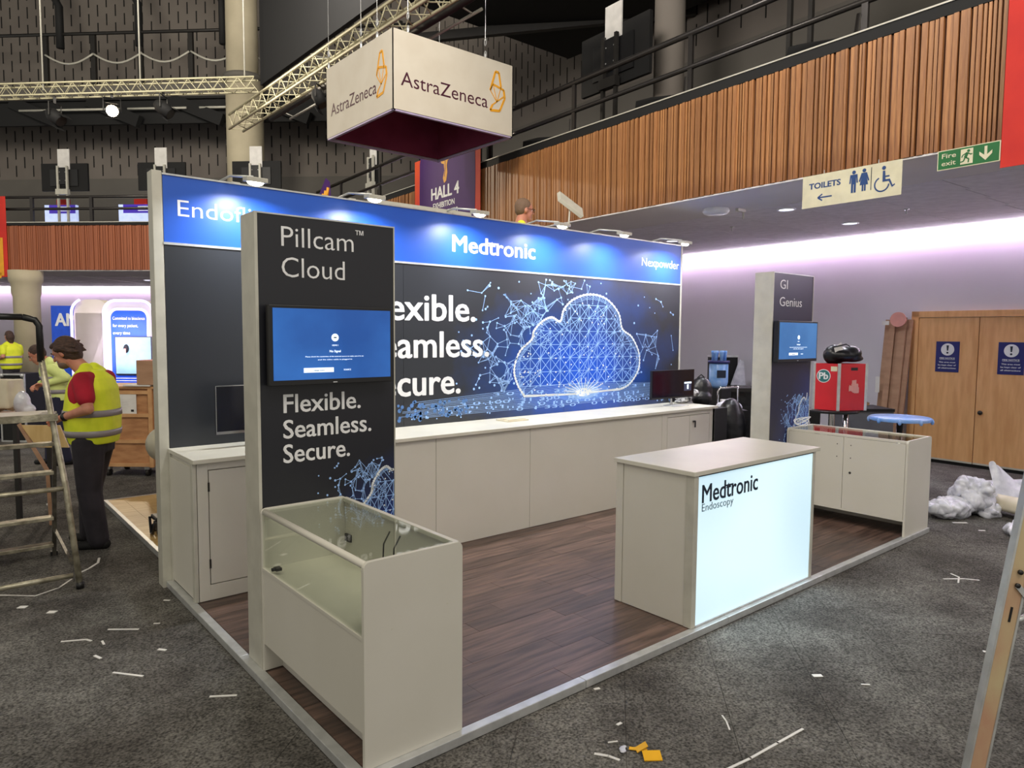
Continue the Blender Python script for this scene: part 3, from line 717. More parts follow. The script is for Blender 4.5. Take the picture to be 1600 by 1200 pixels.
# underside of the right balcony
o = rbox(MB(), -4, YE, .0, -1.1, 3.385, 3.40).build('ceiling_bulkhead', 'soffit'); struct(o)
cl = rbox(MB(), -4, YE, -1.1, -4.42, 3.40, 3.43).build('ceiling_right', 'soffit'); struct(cl, 'tiled ceiling below the right balcony')
proto = None
for i in range(5):
    for j in range(20):
        y0 = -3.2 + j * .86 ; o0 = -1.12 - i * .655
        if proto is None:
            proto = MB().add([(a_, b_, c_) for c_ in (0, .012) for (a_, b_) in ((0, 0), (.645, 0), (.645, .85), (0, .85))], [(0, 3, 2, 1), (4, 5, 6, 7), (0, 1, 5, 4), (1, 2, 6, 5), (2, 3, 7, 6), (3, 0, 4, 7)]).build('ceiling_panel', 'tile', cl); q = proto
        else: q = proto.copy(); COL.objects.link(q)
        p = RF(y0, o0, 3.386); q.location = p; q.rotation_euler = (0, 0, -math.atan(S_LIN))
def disc(name, x, y, z, r, mt, rim, label, cat, group):
    t = thing(name, label, cat, (x, y, z), group)
    MB().lathe([(r * 1.18, 0), (r * 1.2, -.01), (r, -.012)], (x, y, z), 20, cap=False).build('trim_ring', rim, t, True)
    MB().lathe([(r, -.004), (0.001, -.004)], (x, y, z), 20, cap=False).build('light_face', mt, t)
for (x, y), lb in (((6.86, 2.07), 'round ceiling downlight left of the TOILETS sign'), ((8.49, 2.04), 'round ceiling downlight behind the TOILETS sign, near the wall'), ((8.2, 4.8), 'round ceiling downlight above the navy totem, left of the other downlights'), ((8.6, -.9), 'added ceiling downlight out of view beyond the right edge, before the oak doors')):  # last one is added out of view to brighten the right wall
    disc('downlight', x, y, 3.386, .09, 'downl', 'white', lb, 'downlight', 'downlights in the right ceiling')
    l = bpy.data.lights.new('downlight', 'SPOT'); l.energy = 85; l.spot_size = 2.5; l.spot_blend = 1.0; l.color = (.90, .93, 1); l.shadow_soft_size = .08
    lo = bpy.data.objects.new('downlight_light', l); COL.objects.link(lo); lo.location = (x, y, 3.36)
t = thing('ceiling_speaker', 'round white ceiling fixture under the balcony edge with a small bracket', 'speaker', (6.2, 2.62, 3.386))
MB().lathe([(.15, 0), (.16, -.03), (.14, -.06), (.001, -.065)], (6.2, 2.62, 3.384), 24, cap=False).build('housing', 'white', t, True)
MB().box(6.34, 6.5, 2.40, 2.44, 3.35, 3.384).build('bracket', 'alup', t); MB().tube([(6.48, 2.42, 3.36), (6.48, 2.42, 3.27)], .012, 8).build('stem', 'alup', t, True)
for (x, y), lb in (((7.9, 1.1), 'small sprinkler head in ceiling between the two right signs'), ((7.6, 3.3), 'small sprinkler head in ceiling left of the downlights')):
    o = MB().lathe([(.03, 0), (.03, -.01), (.008, -.012), (.008, -.05), (.02, -.055), (.001, -.06)], (x, y, 3.386), 12, cap=False).build('sprinkler_head', 'alu', smooth=True); tag(o, lb, 'sprinkler')

# right wall with cove light, doors
def RW(y, off, z): return Vector((10.02 + S_LIN * y - off, y, z))
def wbox(mb, y0, y1, o0, o1, z0, z1):
    vs = [RW(y, o, z) for z in (z0, z1) for (y, o) in ((y0, o0), (y1, o0), (y1, o1), (y0, o1))]
    return mb.add(vs, [(0, 3, 2, 1), (4, 5, 6, 7), (0, 1, 5, 4), (1, 2, 6, 5), (2, 3, 7, 6), (3, 0, 4, 7)])
o = wbox(MB(), -5, 17, 0, -.2, 0, 3.95).build('wall_right', 'wallw'); struct(o, 'pale lilac lit wall')
struct(wbox(MB(), -5, 17, .01, -.02, 0, .09).build('baseboard_right', 'blackm'))
o = wbox(MB(), -5, 17, .20, .235, 3.36, 3.395).build('cove_light', 'cove'); tag(o, 'glowing pink violet cove light line along the right wall top', 'cove light')
struct(wbox(MB(), -5, 17, .15, .20, 3.40, 3.50).build('trim_1', 'soffit'))
strip_light('cove_lamp', RW(6.0, .19, 3.375), (S_LIN, 1, 0), (.95, 0, .1), 21, .03, 105, (1.0, .66, 1.0))
strip_light('cove_lamp', RW(6.0, .245, 3.378), (S_LIN, 1, 0), (-1, 0, .12), 21, .03, 230, (1.0, .92, 1.0))

# double door leaves, closed cupboard style doors
dy0, dy1 = -1.2, 1.77
def dbox(y0, y1, o0, o1, z0, z1, nm, mt, par=None, bev=0): return wbox(MB(), y0, y1, o0, o1, z0, z1).build(nm, mt, par, bev=bev)
fr = dbox(1.70, 1.80, .05, 0, 0, 2.22, 'trim_2', 'door'); struct(fr, 'oak door frame post')
fr = dbox(dy0, 1.80, .05, 0, 2.13, 2.22, 'trim_3', 'door'); struct(fr, 'oak door frame head')
dn = 0
for (a_, b_) in ((.905, 1.695), (.105, .895), (-.70, .095)):
    dn += 1
    d = dbox(a_, b_, .035, .0, .05, 2.125, 'door_%d' % dn, 'door', bev=.002); struct(d, ('left', 'middle', 'right')[dn - 1] + ' oak veneer door leaf')
    dbox(a_, b_, .037, .034, .05, .075, 'kick_strip', 'alup', d)
    if dn == 2: MB().lathe([(.001, 0), (.028, .002), (.032, .02), (.018, .05)], (0, 0, 0), 14).build('door_knob', 'dark', d, True).matrix_basis = Matrix.Translation(RW(.83, .04, .79)) @ Euler((0, -PI / 2, 0)).to_matrix().to_4x4()
    if dn < 3:
        yc = (1.29, .50)[dn - 1]
        s = thing('fire_notice_sign', ('blue FIRE NOTICE sign on the left oak door leaf', 'blue FIRE NOTICE sign on the middle oak door leaf')[dn - 1], 'sign', RW(yc, .04, 1.55), 'fire notices on the oak doors')
        wbox(MB(), yc - .155, yc + .155, .037, .040, 1.34, 1.78).build('plate', mat('notice_blue', (28, 34, 108), .4), s)
        mb = MB(); dot2(mb, (0, 0), .088, RW(yc, .0405, 1.665), (-S_LIN, -1, 0), (0, 0, 1), (-1, 0, 0), 24); mb.build('notice_disc', 'white', s)
        mb = MB(); mb.prism([(-.016, .06), (.016, .06), (.008, -.018), (-.008, -.018)], RW(yc, .043, 1.665), (0, -1, 0), (0, 0, 1), (-.001, 0, 0)); dot2(mb, (0, -.047), .014, RW(yc, .043, 1.665), (0, -1, 0), (0, 0, 1), (-.6, 0, 0), 12); mb.build('exclamation_mark', 'notice', s) if 'notice' in M else mb.build('exclamation_mark', 'navyprint', s)
        for i, (tx, wd, cp_) in enumerate((('FIRE NOTICE', .20, .022), ('This area must', .22, .02), ('be kept clear of', .235, .02), ('all obstructions', .235, .02))):
            text(tx, 'white', s, RW(yc, .0405, (1.528, 1.472, 1.430, 1.388)[i]), xd=(-S_LIN, -1, 0), cap=cp_, width=wd, align='CENTER', bold=.02)
        wbox(MB(), yc - .10, yc + .10, .0425, .0405, 1.518, 1.521).build('underline', 'white', s)

# ------------------------------------------------------------------ signs hung on the right balcony
s = thing('toilets_sign', 'cream TOILETS sign with blue pictograms hanging from the balcony edge', 'sign', RF(.6, .06, 3.4))
rbox(MB(), .14, 1.07, .058, .063, 3.08, 3.385).build('plate', 'cream', s)
for y in (.35, .86): MB().tube([RF(y, .05, 3.36), RF(y, .05, 3.42)], .004, 6).build('hook', 'alu', s)
XD = (-S_LIN, -1, 0)
def SP(y, z): return RF(y, .0635, z)
text('TOILETS', 'signblue', s, SP(1.0, 3.255), xd=XD, cap=.052, width=.31, bold=.03)
def pict(mb, shapes, o, t=.0015):
    for kind, *p in shapes:
        if kind == 'p': mb.prism(p[0], o, XD, (0, 0, 1), (-t, 0, 0))
        elif kind == 'c': dot2(mb, p[0], p[1], o, XD, (0, 0, 1), (-1, 0, 0), 18)
        elif kind == 'l': strip2(mb, p[0], p[1], p[2], o, XD, (0, 0, 1), (-1, 0, 0))
mb = MB(); pict(mb, [('l', (0, 0), (.14, 0), .012), ('l', (0, 0), (.045, .03), .012), ('l', (0, 0), (.045, -.03), .012)], SP(.91, 3.165)); mb.build('arrow', 'signblue', s)
mb = MB(); pict(mb, [('c', (0, .098), .017), ('p', [(-.033, .078), (.033, .078), (.040, .0), (.028, .0), (.024, .05), (.022, .05), (.022, -.085), (.003, -.085), (.003, -.01), (-.003, -.01), (-.003, -.085), (-.022, -.085), (-.022, .05), (-.024, .05), (-.028, .0), (-.040, 0)])], SP(.565, 3.245)); mb.build('man_pictogram', 'signblue', s)
mb = MB(); pict(mb, [('c', (0, .098), .017), ('p', [(-.024, .078), (.024, .078), (.048, .005), (.036, .0), (.022, .045), (.038, -.03), (.018, -.03), (.018, -.085), (.003, -.085), (.003, -.03), (-.003, -.03), (-.003, -.085), (-.018, -.085), (-.018, -.03), (-.038, -.03), (-.022, .045), (-.036, 0), (-.048, .005)])], SP(.47, 3.247)); mb.build('woman_pictogram', 'signblue', s)
mb = MB(); pict(mb, [('l', (0, .11), (0, -.09), .006)], SP(.405, 3.25)); mb.build('divider_line', 'navyprint', s)
mb = MB(); pict(mb, [('c', (-.005, .10), .017)] + [('l', (-.02 + .062 * math.cos(t), -.04 + .062 * math.sin(t)), (-.02 + .062 * math.cos(t + .3), -.04 + .062 * math.sin(t + .3)), .012) for t in [2.0 + .28 * i for i in range(15)]] +
          [('p', [(-.014, .075), (.006, .075), (.010, .03), (.045, .03), (.045, .018), (.010, .018), (.012, -.002), (.05, -.002), (.075, -.06), (.092, -.05), (.096, -.06), (.07, -.078), (.04, -.02), (-.014, -.02)])], SP(.29, 3.235)); mb.build('wheelchair_pictogram', 'signblue', s)
s = thing('fire_exit_sign', 'green Fire exit sign with running man and down arrow on the balcony edge', 'sign', RF(-.37, .06, 3.4))
rbox(MB(), -.60, -.145, .066, .071, 3.225, 3.385).build('plate', 'cream', s)
rbox(MB(), -.593, -.152, .071, .0725, 3.232, 3.378).build('green_field', 'green', s)
def SQ(y, z): return RF(y, .0735, z)
text('Fire', 'cream', s, SQ(-.18, 3.318), xd=XD, cap=.038, width=.105, bold=.01); text('exit', 'cream', s, SQ(-.18, 3.258), xd=XD, cap=.038, width=.105, bold=.01)
mb = MB(); pict(mb, [('p', [(-.045, -.06), (.045, -.06), (.045, .06), (-.045, .06)])], SQ(-.365, 3.305)); mb.build('doorway_pictogram', 'cream', s)
mb = MB(); pict(mb, [('c', (.012, .042), .011), ('l', (.005, .03), (-.01, -.01), .022), ('l', (.0, .028), (-.03, .012), .008), ('l', (-.03, .012), (-.036, -.005), .008), ('l', (.008, .026), (.03, .01), .008), ('l', (.03, .01), (.04, .016), .008), ('l', (-.008, -.008), (.016, -.022), .010), ('l', (.016, -.022), (.012, -.05), .010), ('l', (-.012, -.01), (-.022, -.036), .010), ('l', (-.022, -.036), (-.045, -.04), .009)], RF(-.365, .075, 3.305)); mb.build('running_man_pictogram', 'green', s)
mb = MB(); pict(mb, [('p', [(-.010, .055), (.010, .055), (.010, -.012), (.045, .018), (.045, -.008), (0, -.055), (-.045, -.008), (-.045, .018), (-.010, -.012)])], SQ(-.50, 3.305)); mb.build('down_arrow', 'cream', s)
# banners
o = rbox(MB(), -1.6, -.60, .055, .060, 3.17, 5.0).build('banner', 'red'); tag(o, 'plain red fabric banner hung over right balcony at the photo edge', 'banner')
s = thing('hall_banner', 'purple and orange HALL 4 banner hung on the right balcony', 'banner', RF(7.8, .06, 3.4))
HY0, HY1 = 6.72, 8.9
rbox(MB(), HY0, HY1, .050, .055, 3.50, 5.0).build('cloth', 'orange', s)
P = []
for k in range(24):
    t = 2 * PI * k / 24; e = .45
    cx_, sx_ = math.cos(t), math.sin(t)
    P.append((.93 * math.copysign(abs(cx_) ** e, cx_), .78 * math.copysign(abs(sx_) ** e, sx_) * 1.35))
mb = MB(); mb.prism(P, RF(7.79, .056, 4.35), XD, (0, 0, 1), (-.002, 0, 0)); mb.build('purple_field', 'purple', s)
def HP(y, z): return RF(y, .0595, z)
text('HALL 4', 'white', s, HP(8.28, 4.215), xd=XD, cap=.20, width=.92, bold=.03)
text('EXHIBITION', 'white', s, HP(8.22, 4.05), xd=XD, cap=.095, width=.72, bold=.02)
text('& POSTERS', 'white', s, HP(8.0, 3.66), xd=XD, cap=.09, width=.5, bold=.02) if False else text('COACHING', 'white', s, HP(8.0, 3.90), xd=XD, cap=.09, width=.60, bold=.02)
mb = MB(); G = [(-.17, .16), (-.10, .21), (.02, .19), (.14, .22), (.18, .12), (.08, .10), (.05, .02), (.07, -.10), (.03, -.24), (-.04, -.27), (-.08, -.18), (-.03, -.05), (-.05, .06), (-.13, .08)]
mb.prism(G, HP(7.80, 4.72), XD, (0, 0, 1), (-.002, 0, 0)); mb.build('orange_emblem', 'amber', s)
mb = MB(); 
for a_, b_ in (((-.01, .12), (.0, -.0)), ((.0, 0), (-.03, -.16)), ((-.12, .14), (-.05, .12)), ((.06, .14), (.13, .15))): strip2(mb, a_, b_, .014, RF(7.80, .062, 4.72), XD, (0, 0, 1), (-1, 0, 0))
mb.build('emblem_line', 'purple', s)

# ------------------------------------------------------------------ upper walls with slotted acoustic panels
def slotwall(parent, org, d, nrm, s0, s1, z0, z1, pitch, sl, gap, wd):
    mb = MB(); d = Vector(d); nrm = Vector(nrm); s_ = s0; i = 0
    while s_ < s1:
        z = z0 + (.5 * (sl + gap) if i % 2 else 0)
        while z + sl < z1:
            mb.obox(Vector(org) + d * s_ + nrm * .004 + Vector((0, 0, z + sl / 2)), d * wd / 2, nrm * .004, (0, 0, sl / 2)); z += sl + gap
        s_ += pitch; i += 1
    o = mb.build('panel_slots', 'slot', parent); o['kind'] = 'stuff'
UW = Vector((9.2, 0, 0)); ud = Vector((S_LIN, 1, 0)).normalized(); un = Vector((-1, S_LIN, 0)).normalized()
mb = MB(); mb.obox(UW + ud * 5 + Vector((0.1, 0, 7.5)), ud * 10.5, un * .1, (0, 0, 3.5)); uwr = mb.build('wall_right_upper', 'upper'); struct(uwr, 'dark acoustic wall above right balcony')
slotwall(uwr, UW + un * .0, ud, un, -4, 15, 7.0, 10.5, .235, .38, .17, .022)
mb = MB(); mb.obox(UW + ud * 5 + un * .03 + Vector((0, 0, 5.4)), ud * 10.5, un * .03, (0, 0, 1.35)); mb.build('lower_board', 'upper2', uwr)

# left hall side
LA = Vector((.517, 19.96, 0)); ld = Vector((.714, -.700, 0)); lm = Vector((-.70, -.714, 0))
def LF(s_, off, z): return LA + ld * s_ + lm * off + Vector((0, 0, z))
def lbox(mb, s0, s1, o0, o1, z0, z1):
    vs = [LF(s_, o, z) for z in (z0, z1) for (s_, o) in ((s0, o0), (s1, o0), (s1, o1), (s0, o1))]
    return mb.add(vs, [(0, 3, 2, 1), (4, 5, 6, 7), (0, 1, 5, 4), (1, 2, 6, 5), (2, 3, 7, 6), (3, 0, 4, 7)])
lb = lbox(MB(), -8, 8.0, 0, -.4, 3.4, 4.55).build('wall_left_balcony', 'blackm'); struct(lb, 'left balcony front clad in reddish timber slats')
mb = MB(); s_ = -2.5; rr = random.Random(4)
while s_ < 7.98:
    wv = rr.choice((.03, .04, .06)); lbox(mb, s_, s_ + wv, .0, rr.choice((.02, .035)), 3.402, 4.53); s_ += wv + .012
mb.build('timber_slats', 'woodl', lb)['kind'] = 'stuff'
lbox(MB(), -8, 8, .05, -.08, 4.535, 4.60).build('coping', 'blackm', lb); lbox(MB(), -8, 8, .06, -.03, 4.60, 4.62).build('coping_edge', 'alup', lb)
struct(lbox(MB(), -8, 9, 0, -1.0, 3.38, 3.4).build('ceiling_left_bulkhead', 'soffit'))
cl2 = lbox(MB(), -8, 12, -1.0, -6.6, 3.40, 3.42).build('ceiling_left', 'soffit'); struct(cl2, 'ceiling below the left balcony')
mb = MB()
for k in range(12): lbox(mb, -7 + k * 1.5, -7 + k * 1.5 + .03, -1.0, -6.5, 3.395, 3.401)
for k in range(4): lbox(mb, -8, 12, -1.9 - k * 1.3, -1.93 - k * 1.3, 3.395, 3.401)
mb.build('ceiling_grid', 'alup', cl2)['kind'] = 'stuff'
struct(lbox(MB(), -8, 14, -7.0, -7.2, 0, 3.9).build('wall_left', 'wallw'))
struct(lbox(MB(), -8, 8, -.4, -5, 3.95, 4.1).build('floor_left_balcony', 'upper2'))
o = lbox(MB(), -8, 14, -6.78, -6.72, 3.46, 3.53).build('cove_light', 'cove'); tag(o, 'glowing pink violet cove light line along the far left wall', 'cove light')
strip_light('cove_lamp', LF(1, -6.80, 3.49), ld, -lm, 18, .05, 140, (1.0, .68, 1.0))
strip_light('cove_lamp', LF(1, -6.60, 3.37), ld, lm + Vector((0, 0, .12)), 18, .04, 110, (1.0, .90, 1.0))
for (s_, o_), lbl in (((1.6, -3.4), 'small round downlight in far left ceiling, left one'), ((3.6, -1.9), 'small round downlight in far left ceiling beside the stand wall')):
    p = LF(s_, o_, 3.40); disc('downlight', p.x, p.y, 3.394, .09, 'downl', 'white', lbl, 'downlight', 'downlights in the far left ceiling')
hl = thing('balcony_handrail', 'dark two bar handrail above the left balcony with screens behind', 'handrail', LF(1, -.15, 4.62))
for z in (5.28, 4.98): MB().tube([LF(-8, -.15, z), LF(8, -.15, z)], .035, 8).build('rail', 'rail', hl, True)
for s_ in (-3.7, -1.55, .55, 2.17, 3.95, 5.9): lbox(MB(), s_ - .04, s_ + .04, -.12, -.18, 4.6, 5.28).build('post', 'rail', hl)
# upper left wall
uwl = lbox(MB(), -9, 14, -5.0, -5.2, 4.1, 14).build('wall_left_upper', 'upper'); struct(uwl, 'dark slotted acoustic wall above left balcony')
slotwall(uwl, LF(0, -5.0, 0), ld, lm, -5, 14, 6.9, 13.5, .30, .36, .2, .035)
lbox(MB(), -9, 14, -4.95, -5.0, 4.1, 6.8).build('lower_board', 'upper2', uwl)
struct(MB().box(-14, 14, -8, 42, 14, 14.2).build('ceiling', 'blackm'), 'black hall roof')
# upper gallery on the left
ug = thing('upper_gallery', 'dark upper gallery with steel posts, top rail and slung ropes at upper left', 'gallery', LF(3, -3, 8.9))
lbox(MB(), -6, 12, -3.1, -3.3, 8.75, 9.1).build('deck_edge', 'upper2', ug)
lbox(MB(), -6, 12, -3.1, -5, 8.68, 8.75).build('deck', 'blackm', ug)
lbox(MB(), -6, 12, -3.2, -3.3, 8.0, 8.68).build('lower_beam', 'blackm', ug)
for i, s_ in enumerate((-1.2, 0.3, 1.75, 3.3, 4.8, 6.6)):
    lbox(MB(), s_ - .07, s_ + .07, -3.1, -3.2, 9.1, 10.6).build('post', 'dark', ug)
    MB().tube([LF(s_ + .05 + 1.5 * u / 10 - .0, -3.05, 10.0 - .28 * math.sin(PI * u / 10)) for u in range(11)], .03, 6).build('slung_rope', 'alup', ug, True)
MB().tube([LF(-6, -3.1, 10.6), LF(12, -3.1, 10.6)], .05, 8).build('top_rail', 'dark', ug, True)
for s_ in (-.7, 1.75, 4.3, 6.9):
    MB().tube([LF(s_, -3.1, 10.2), LF(s_, -3.1, 11.4), LF(s_ - .4, -3.0, 12.2), LF(s_ - 1.4, -2.8, 12.9)], .11, 8).build('curved_strut', 'blackm', ug, True)
    MB().tube([LF(s_, -3.1, 11.3), LF(s_ - .25, -3.1, 12.3), LF(s_ - .4, -3.1, 13.8)], .09, 8).build('curved_strut', 'blackm', ug, True)
    MB().beam(LF(s_ - 1.7, -3.2, 8.7), LF(s_, -3.0, 8.0), .18, .35).build('raking_bracket', 'blackm', ug)
for i, (a_, b_) in enumerate(((-2.0, 1.15), (1.4, 3.2), (3.6, 4.6))):
    o = MB().tube([LF(a_, -3.0, 8.38), LF(b_, -3.0, 8.38)], .035, 8).build('tube_light', 'alup', smooth=True); tag(o, ('unlit tube light under the upper gallery, leftmost', 'unlit tube light under the upper gallery behind the lit spotlight', 'unlit tube light under the upper gallery beside the round column')[i], 'tube light', 'tube lights under the upper gallery')
# dark overhead gallery, right
o = MB().box(4.9, 9.15, -6, 8.25, 7.5, 8.3).build('ceiling_upper_gallery', 'blackm'); struct(o, 'black underside of right upper gallery')
o = MB().box(4.9, 5.0, -6, 14, 7.5, 9.4).build('wall_upper_gallery', 'blackm'); struct(o)
o = MB().beam((6.0, 9.2, 7.35), (9.5, 5.4, 7.6), .12, .16).build('ceiling_beam', 'dark'); struct(o)
# columns
t = thing('round_column', 'tall round cream column rising beside the left balcony', 'column', (6.05, 18.3, 0))
MB().lathe([(.51, 3.9), (.51, 9.0)], (6.05, 18.3, 0), 32).build('lower_shaft', 'conc', t, True)
MB().lathe([(.43, 9.0), (.43, 14)], (6.0, 18.3, 0), 32).build('upper_shaft', 'conc', t, True)
MB().lathe([(.56, 8.95), (.56, 9.1)], (6.05, 18.3, 0), 32).build('collar', 'upper2', t, True)
c0 = D0 = LF(.42, .0, 0)
t = thing('round_column', 'round cream column with flared capital under the left balcony', 'column', (c0.x, c0.y, 0))
MB().lathe([(.30, 0), (.30, 2.70), (.33, 2.8), (.34, 3.05), (.38, 3.1), (.39, 3.38)], (c0.x, c0.y, 0), 32).build('shaft', 'conc', t, True)
t = thing('round_column', 'round grey column behind the screens on the right balcony', 'column', (7.9, 5.1, 4.1))
MB().lathe([(.22, 4.1), (.22, 7.5)], (7.25, 4.2, 0), 24).build('shaft', 'upper', t, True)

# ------------------------------------------------------------------ screens on stands along the balconies
def tvstand(c, right, zc, label, grp, dark=True, tvw=1.2, tvh=.72, zfloor=4.1):
    c = Vector(c); r_ = Vector(right).normalized(); n_ = Vector((r_.y, -r_.x, 0)).normalized()   # n_: towards the hall
    if n_.dot(Vector((-1.3, -2.4, 0)) - c) < 0: n_ = -n_
    z = Vector((0, 0, 1)); t = thing('screen_stand', label, 'screen stand', (c.x, c.y, zfloor), grp)
    def ob(cx_, dn_, cz, hx, hn, hz, nm, mt, par=None): return MB().obox(c + r_ * cx_ + n_ * dn_ + z * cz, r_ * hx, n_ * hn, z * hz).build(nm, mt, par or t)
    ob(0, -.06, zc, tvw / 2, .03, tvh / 2, 'screen', 'blackm'); ob(0, -.02, zc - .02, tvw * .3, .02, tvh * .3, 'screen_housing', 'black')
    for s_ in (-.13, .13): ob(s_, .05, (zc + .28 + zfloor) / 2, .025, .025, (zc + .28 - zfloor) / 2, 'pole', 'alup' if not dark else 'dark')
    ob(0, .03, zc + .02, .13, .02, .22, 'mount_plate', 'black'); ob(0, -.02, zc + .40, .165, .012, .33, 'placard', 'paper')
    ob(0, .06, zc - .40, .17, .05, .07, 'media_box', 'alup' if not dark else 'dark'); ob(0, .05, zfloor + .35, .17, .10, .02, 'shelf', 'dark')
    for s_ in (-.3, .3): MB().beam(c + r_ * s_ + z * (zfloor + .03), c + r_ * s_ * .4 + n_ * .35 + z * (zfloor + .03), .05, .05).build('foot', 'dark', t)
    mb = MB()
    for s_ in (-.08, .08):
        for q in (-.1, .12): mb.obox(c + r_ * s_ + n_ * .052 + z * (zc + q), r_ * .008, n_ * .003, z * .008)
    mb.build('bolt', 'alu', t)
for (s_, lbl) in ((1.0, 'back of a dark screen on a stand with white placard, above far left balcony'), (3.7, 'back of a dark screen on a stand at the stand wall corner'), (6.28, 'back of a dark screen on a stand before the round column')):
    tvstand(LF(s_, -.75, 0), ld, 5.92, lbl, 'screens on stands on the balconies', False, tvw=1.3)
tvstand((6.52, 4.65, 0), (S_LIN, 1, 0), 5.86, 'large dark screen on a stand with white placard, above the right balcony', 'screens on stands on the balconies', tvw=1.38, tvh=.84)
tvstand((6.50, 1.75, 0), (S_LIN, 1, 0), 6.25, 'dark screen stand on right balcony above the TOILETS sign', 'screens on stands on the balconies', tvw=1.38, tvh=.84)
tvstand((6.75, 7.9, 0), (S_LIN, 1, 0), 5.86, 'dark screen stand half hidden behind the hanging square sign', 'screens on stands on the balconies', tvw=1.3, tvh=.8)
tvstand((7.0, 12.6, 0), (S_LIN, 1, 0), 5.7, 'screen stand seen edge on left of the HALL 4 banner', 'screens on stands on the balconies', False, tvw=.3, tvh=.8)
for i, y in enumerate((3.55, 6.0, 1.35)):
    p = RF(y, -.62, 0); t = thing('floor_monitor', ('black angled wedge on balcony under the large dark screen', 'black angled wedge on balcony right of the hanging square sign', 'black angled wedge on balcony above the TOILETS sign')[i], 'speaker', (p.x, p.y, 4.62), 'wedges on the right balcony')
    MB().obox((p.x, p.y, 4.83), (.03, .26, .05), (.16, 0, .06), (-.02, -.03, .09)).build('housing', 'blackm', t)
    MB().tube([(p.x, p.y, 4.1), (p.x, p.y, 4.8)], .03, 8).build('stem', 'dark', t)
# lit kiosks behind the left handrail
for i, (s_, wd) in enumerate(((-.07, .95), (2.25, 1.15))):
    t = thing('lit_kiosk', ('lit blue and white kiosk screen on the left balcony, left one', 'lit blue and white kiosk screen on left balcony next to the stand wall')[i], 'kiosk', LF(s_, -2, 4.1), 'kiosks on the left balcony')
    lbox(MB(), s_ - wd / 2, s_ + wd / 2, -2.0, -2.1, 4.1, 5.42).build('body', 'kiosk', t)
    lbox(MB(), s_ - wd / 2 + .14, s_ + wd / 2 - .02, -1.995, -2.0, 5.18, 5.42).build('banner_strip', 'kioskp', t)
    lbox(MB(), s_ + .05 - .18, s_ + .05 + .2, -2.03, -2.08, 5.42, 5.58).build('header_card', 'red', t)
    for q in (-.22, .0, .22): lbox(MB(), s_ + q - .08, s_ + q + .08, -1.995, -2.0, 4.78, 4.86).build('menu_button', 'kioskp', t)
    for q in range(3): lbox(MB(), s_ + .0, s_ + .3, -1.99, -1.995, 5.24 + q * .055, 5.26 + q * .055).build('text_line', 'kfont', t)
# left banner
s = thing('hall_banner', 'red and orange banner with purple circle on the left balcony at photo edge', 'banner', LF(-.8, .1, 3.3))
lbox(MB(), -2.6, -.0, .06, .065, 3.22, 5.27).build('cloth', 'red', s)
mb = MB(); mb.prism([(.55 * math.cos(2 * PI * k / 24), .85 * math.sin(2 * PI * k / 24)) for k in range(24)], LF(-.78, .067, 4.3), ld, (0, 0, 1), lm * .003); mb.build('purple_circle', 'purple', s)
mb = MB()
for a_, b_ in (((-.5, -.5), (.15, .4)), ((.15, .4), (.42, .42)), ((.42, .42), (.42, -.55)), ((.42, -.55), (.2, -.5)), ((.2, .3), (.05, -.5))): strip2(mb, a_, b_, .14, LF(-.6, .072, 3.8), ld, (0, 0, 1), lm)
mb.build('amber_shape', 'amber', s)
# painted cloth shape above the blue header
t = thing('coloured_banner', 'purple banner with amber and teal waves above the blue header', 'banner', RF(13.3, .1, 4.7))
ctr = RF(13.3, .10, 4.93); ex_ = Vector(XD).normalized(); lm2 = Vector((-1, .06, 0))
MB().prism([(-.85, -.45), (.6, -.5), (.42, .38), (.2, .5), (-.3, .12)], ctr, ex_, (0, 0, 1), lm2 * .01).build('cloth', 'purple', t)
for k in range(4):
    x = -.12 + k * .15
    MB().tube([ctr + ex_ * (x - .12) + Vector((-.03, .0, -.3 + .05 * k)), ctr + ex_ * (x - .02) + Vector((-.03, .0, -.1 + .05 * k)), ctr + ex_ * (x + .06) + Vector((-.03, .0, .1 + .05 * k))], .035, 6).build('amber_wave', 'amber', t, True)
mb = MB(); mb.ell(ctr + ex_ * -.35 + Vector((-.03, .0, -.22)), .14, .02, .1, 12, 6); mb.build('teal_spot', mat('teal', (60, 140, 150), .6), t)

# ------------------------------------------------------------------ hanging square sign
hs = thing('hanging_sign', 'large square white hanging sign with maroon lettering and burgundy inside', 'sign', (4.35, 6.4, 4.64))
HX0, HX1, HYa, HYb, HZ0, HZ1 = 3.356, 5.31, 5.435, 7.32, 4.645, 5.64
for nm, b_ in (('front_face', (HX0, HX1, HYa, HYa + .012)), ('back_face', (HX0, HX1, HYb - .012, HYb))):
    MB().box(b_[0], b_[1], b_[2], b_[3], HZ0 + .01, HZ1).build(nm, 'offwhite', hs)
for nm, x in (('left_face', HX0), ('right_face', HX1 - .012)): MB().box(x, x + .012, HYa, HYb, HZ0 + .01, HZ1).build(nm, 'offwhite', hs)
for b_ in ((HX0 + .03, HX1 - .03, HYa + .03, HYa + .04), (HX0 + .03, HX1 - .03, HYb - .04, HYb - .03)): MB().box(*b_, HZ0 + .03, HZ1 - .01).build('inner_lining', 'burg', hs)
for b_ in ((HX0 + .03, HX0 + .04, HYa + .04, HYb - .04), (HX1 - .04, HX1 - .03, HYa + .04, HYb - .04)): MB().box(*b_, HZ0 + .03, HZ1 - .01).build('inner_lining', 'burg', hs)
MB().box(HX0 + .03, HX1 - .03, HYa + .03, HYb - .03, HZ1 - .03, HZ1 - .02).build('inner_top', 'burg', hs)
M['lilac'] = mat('lilac_edge', (190, 176, 214), .5)
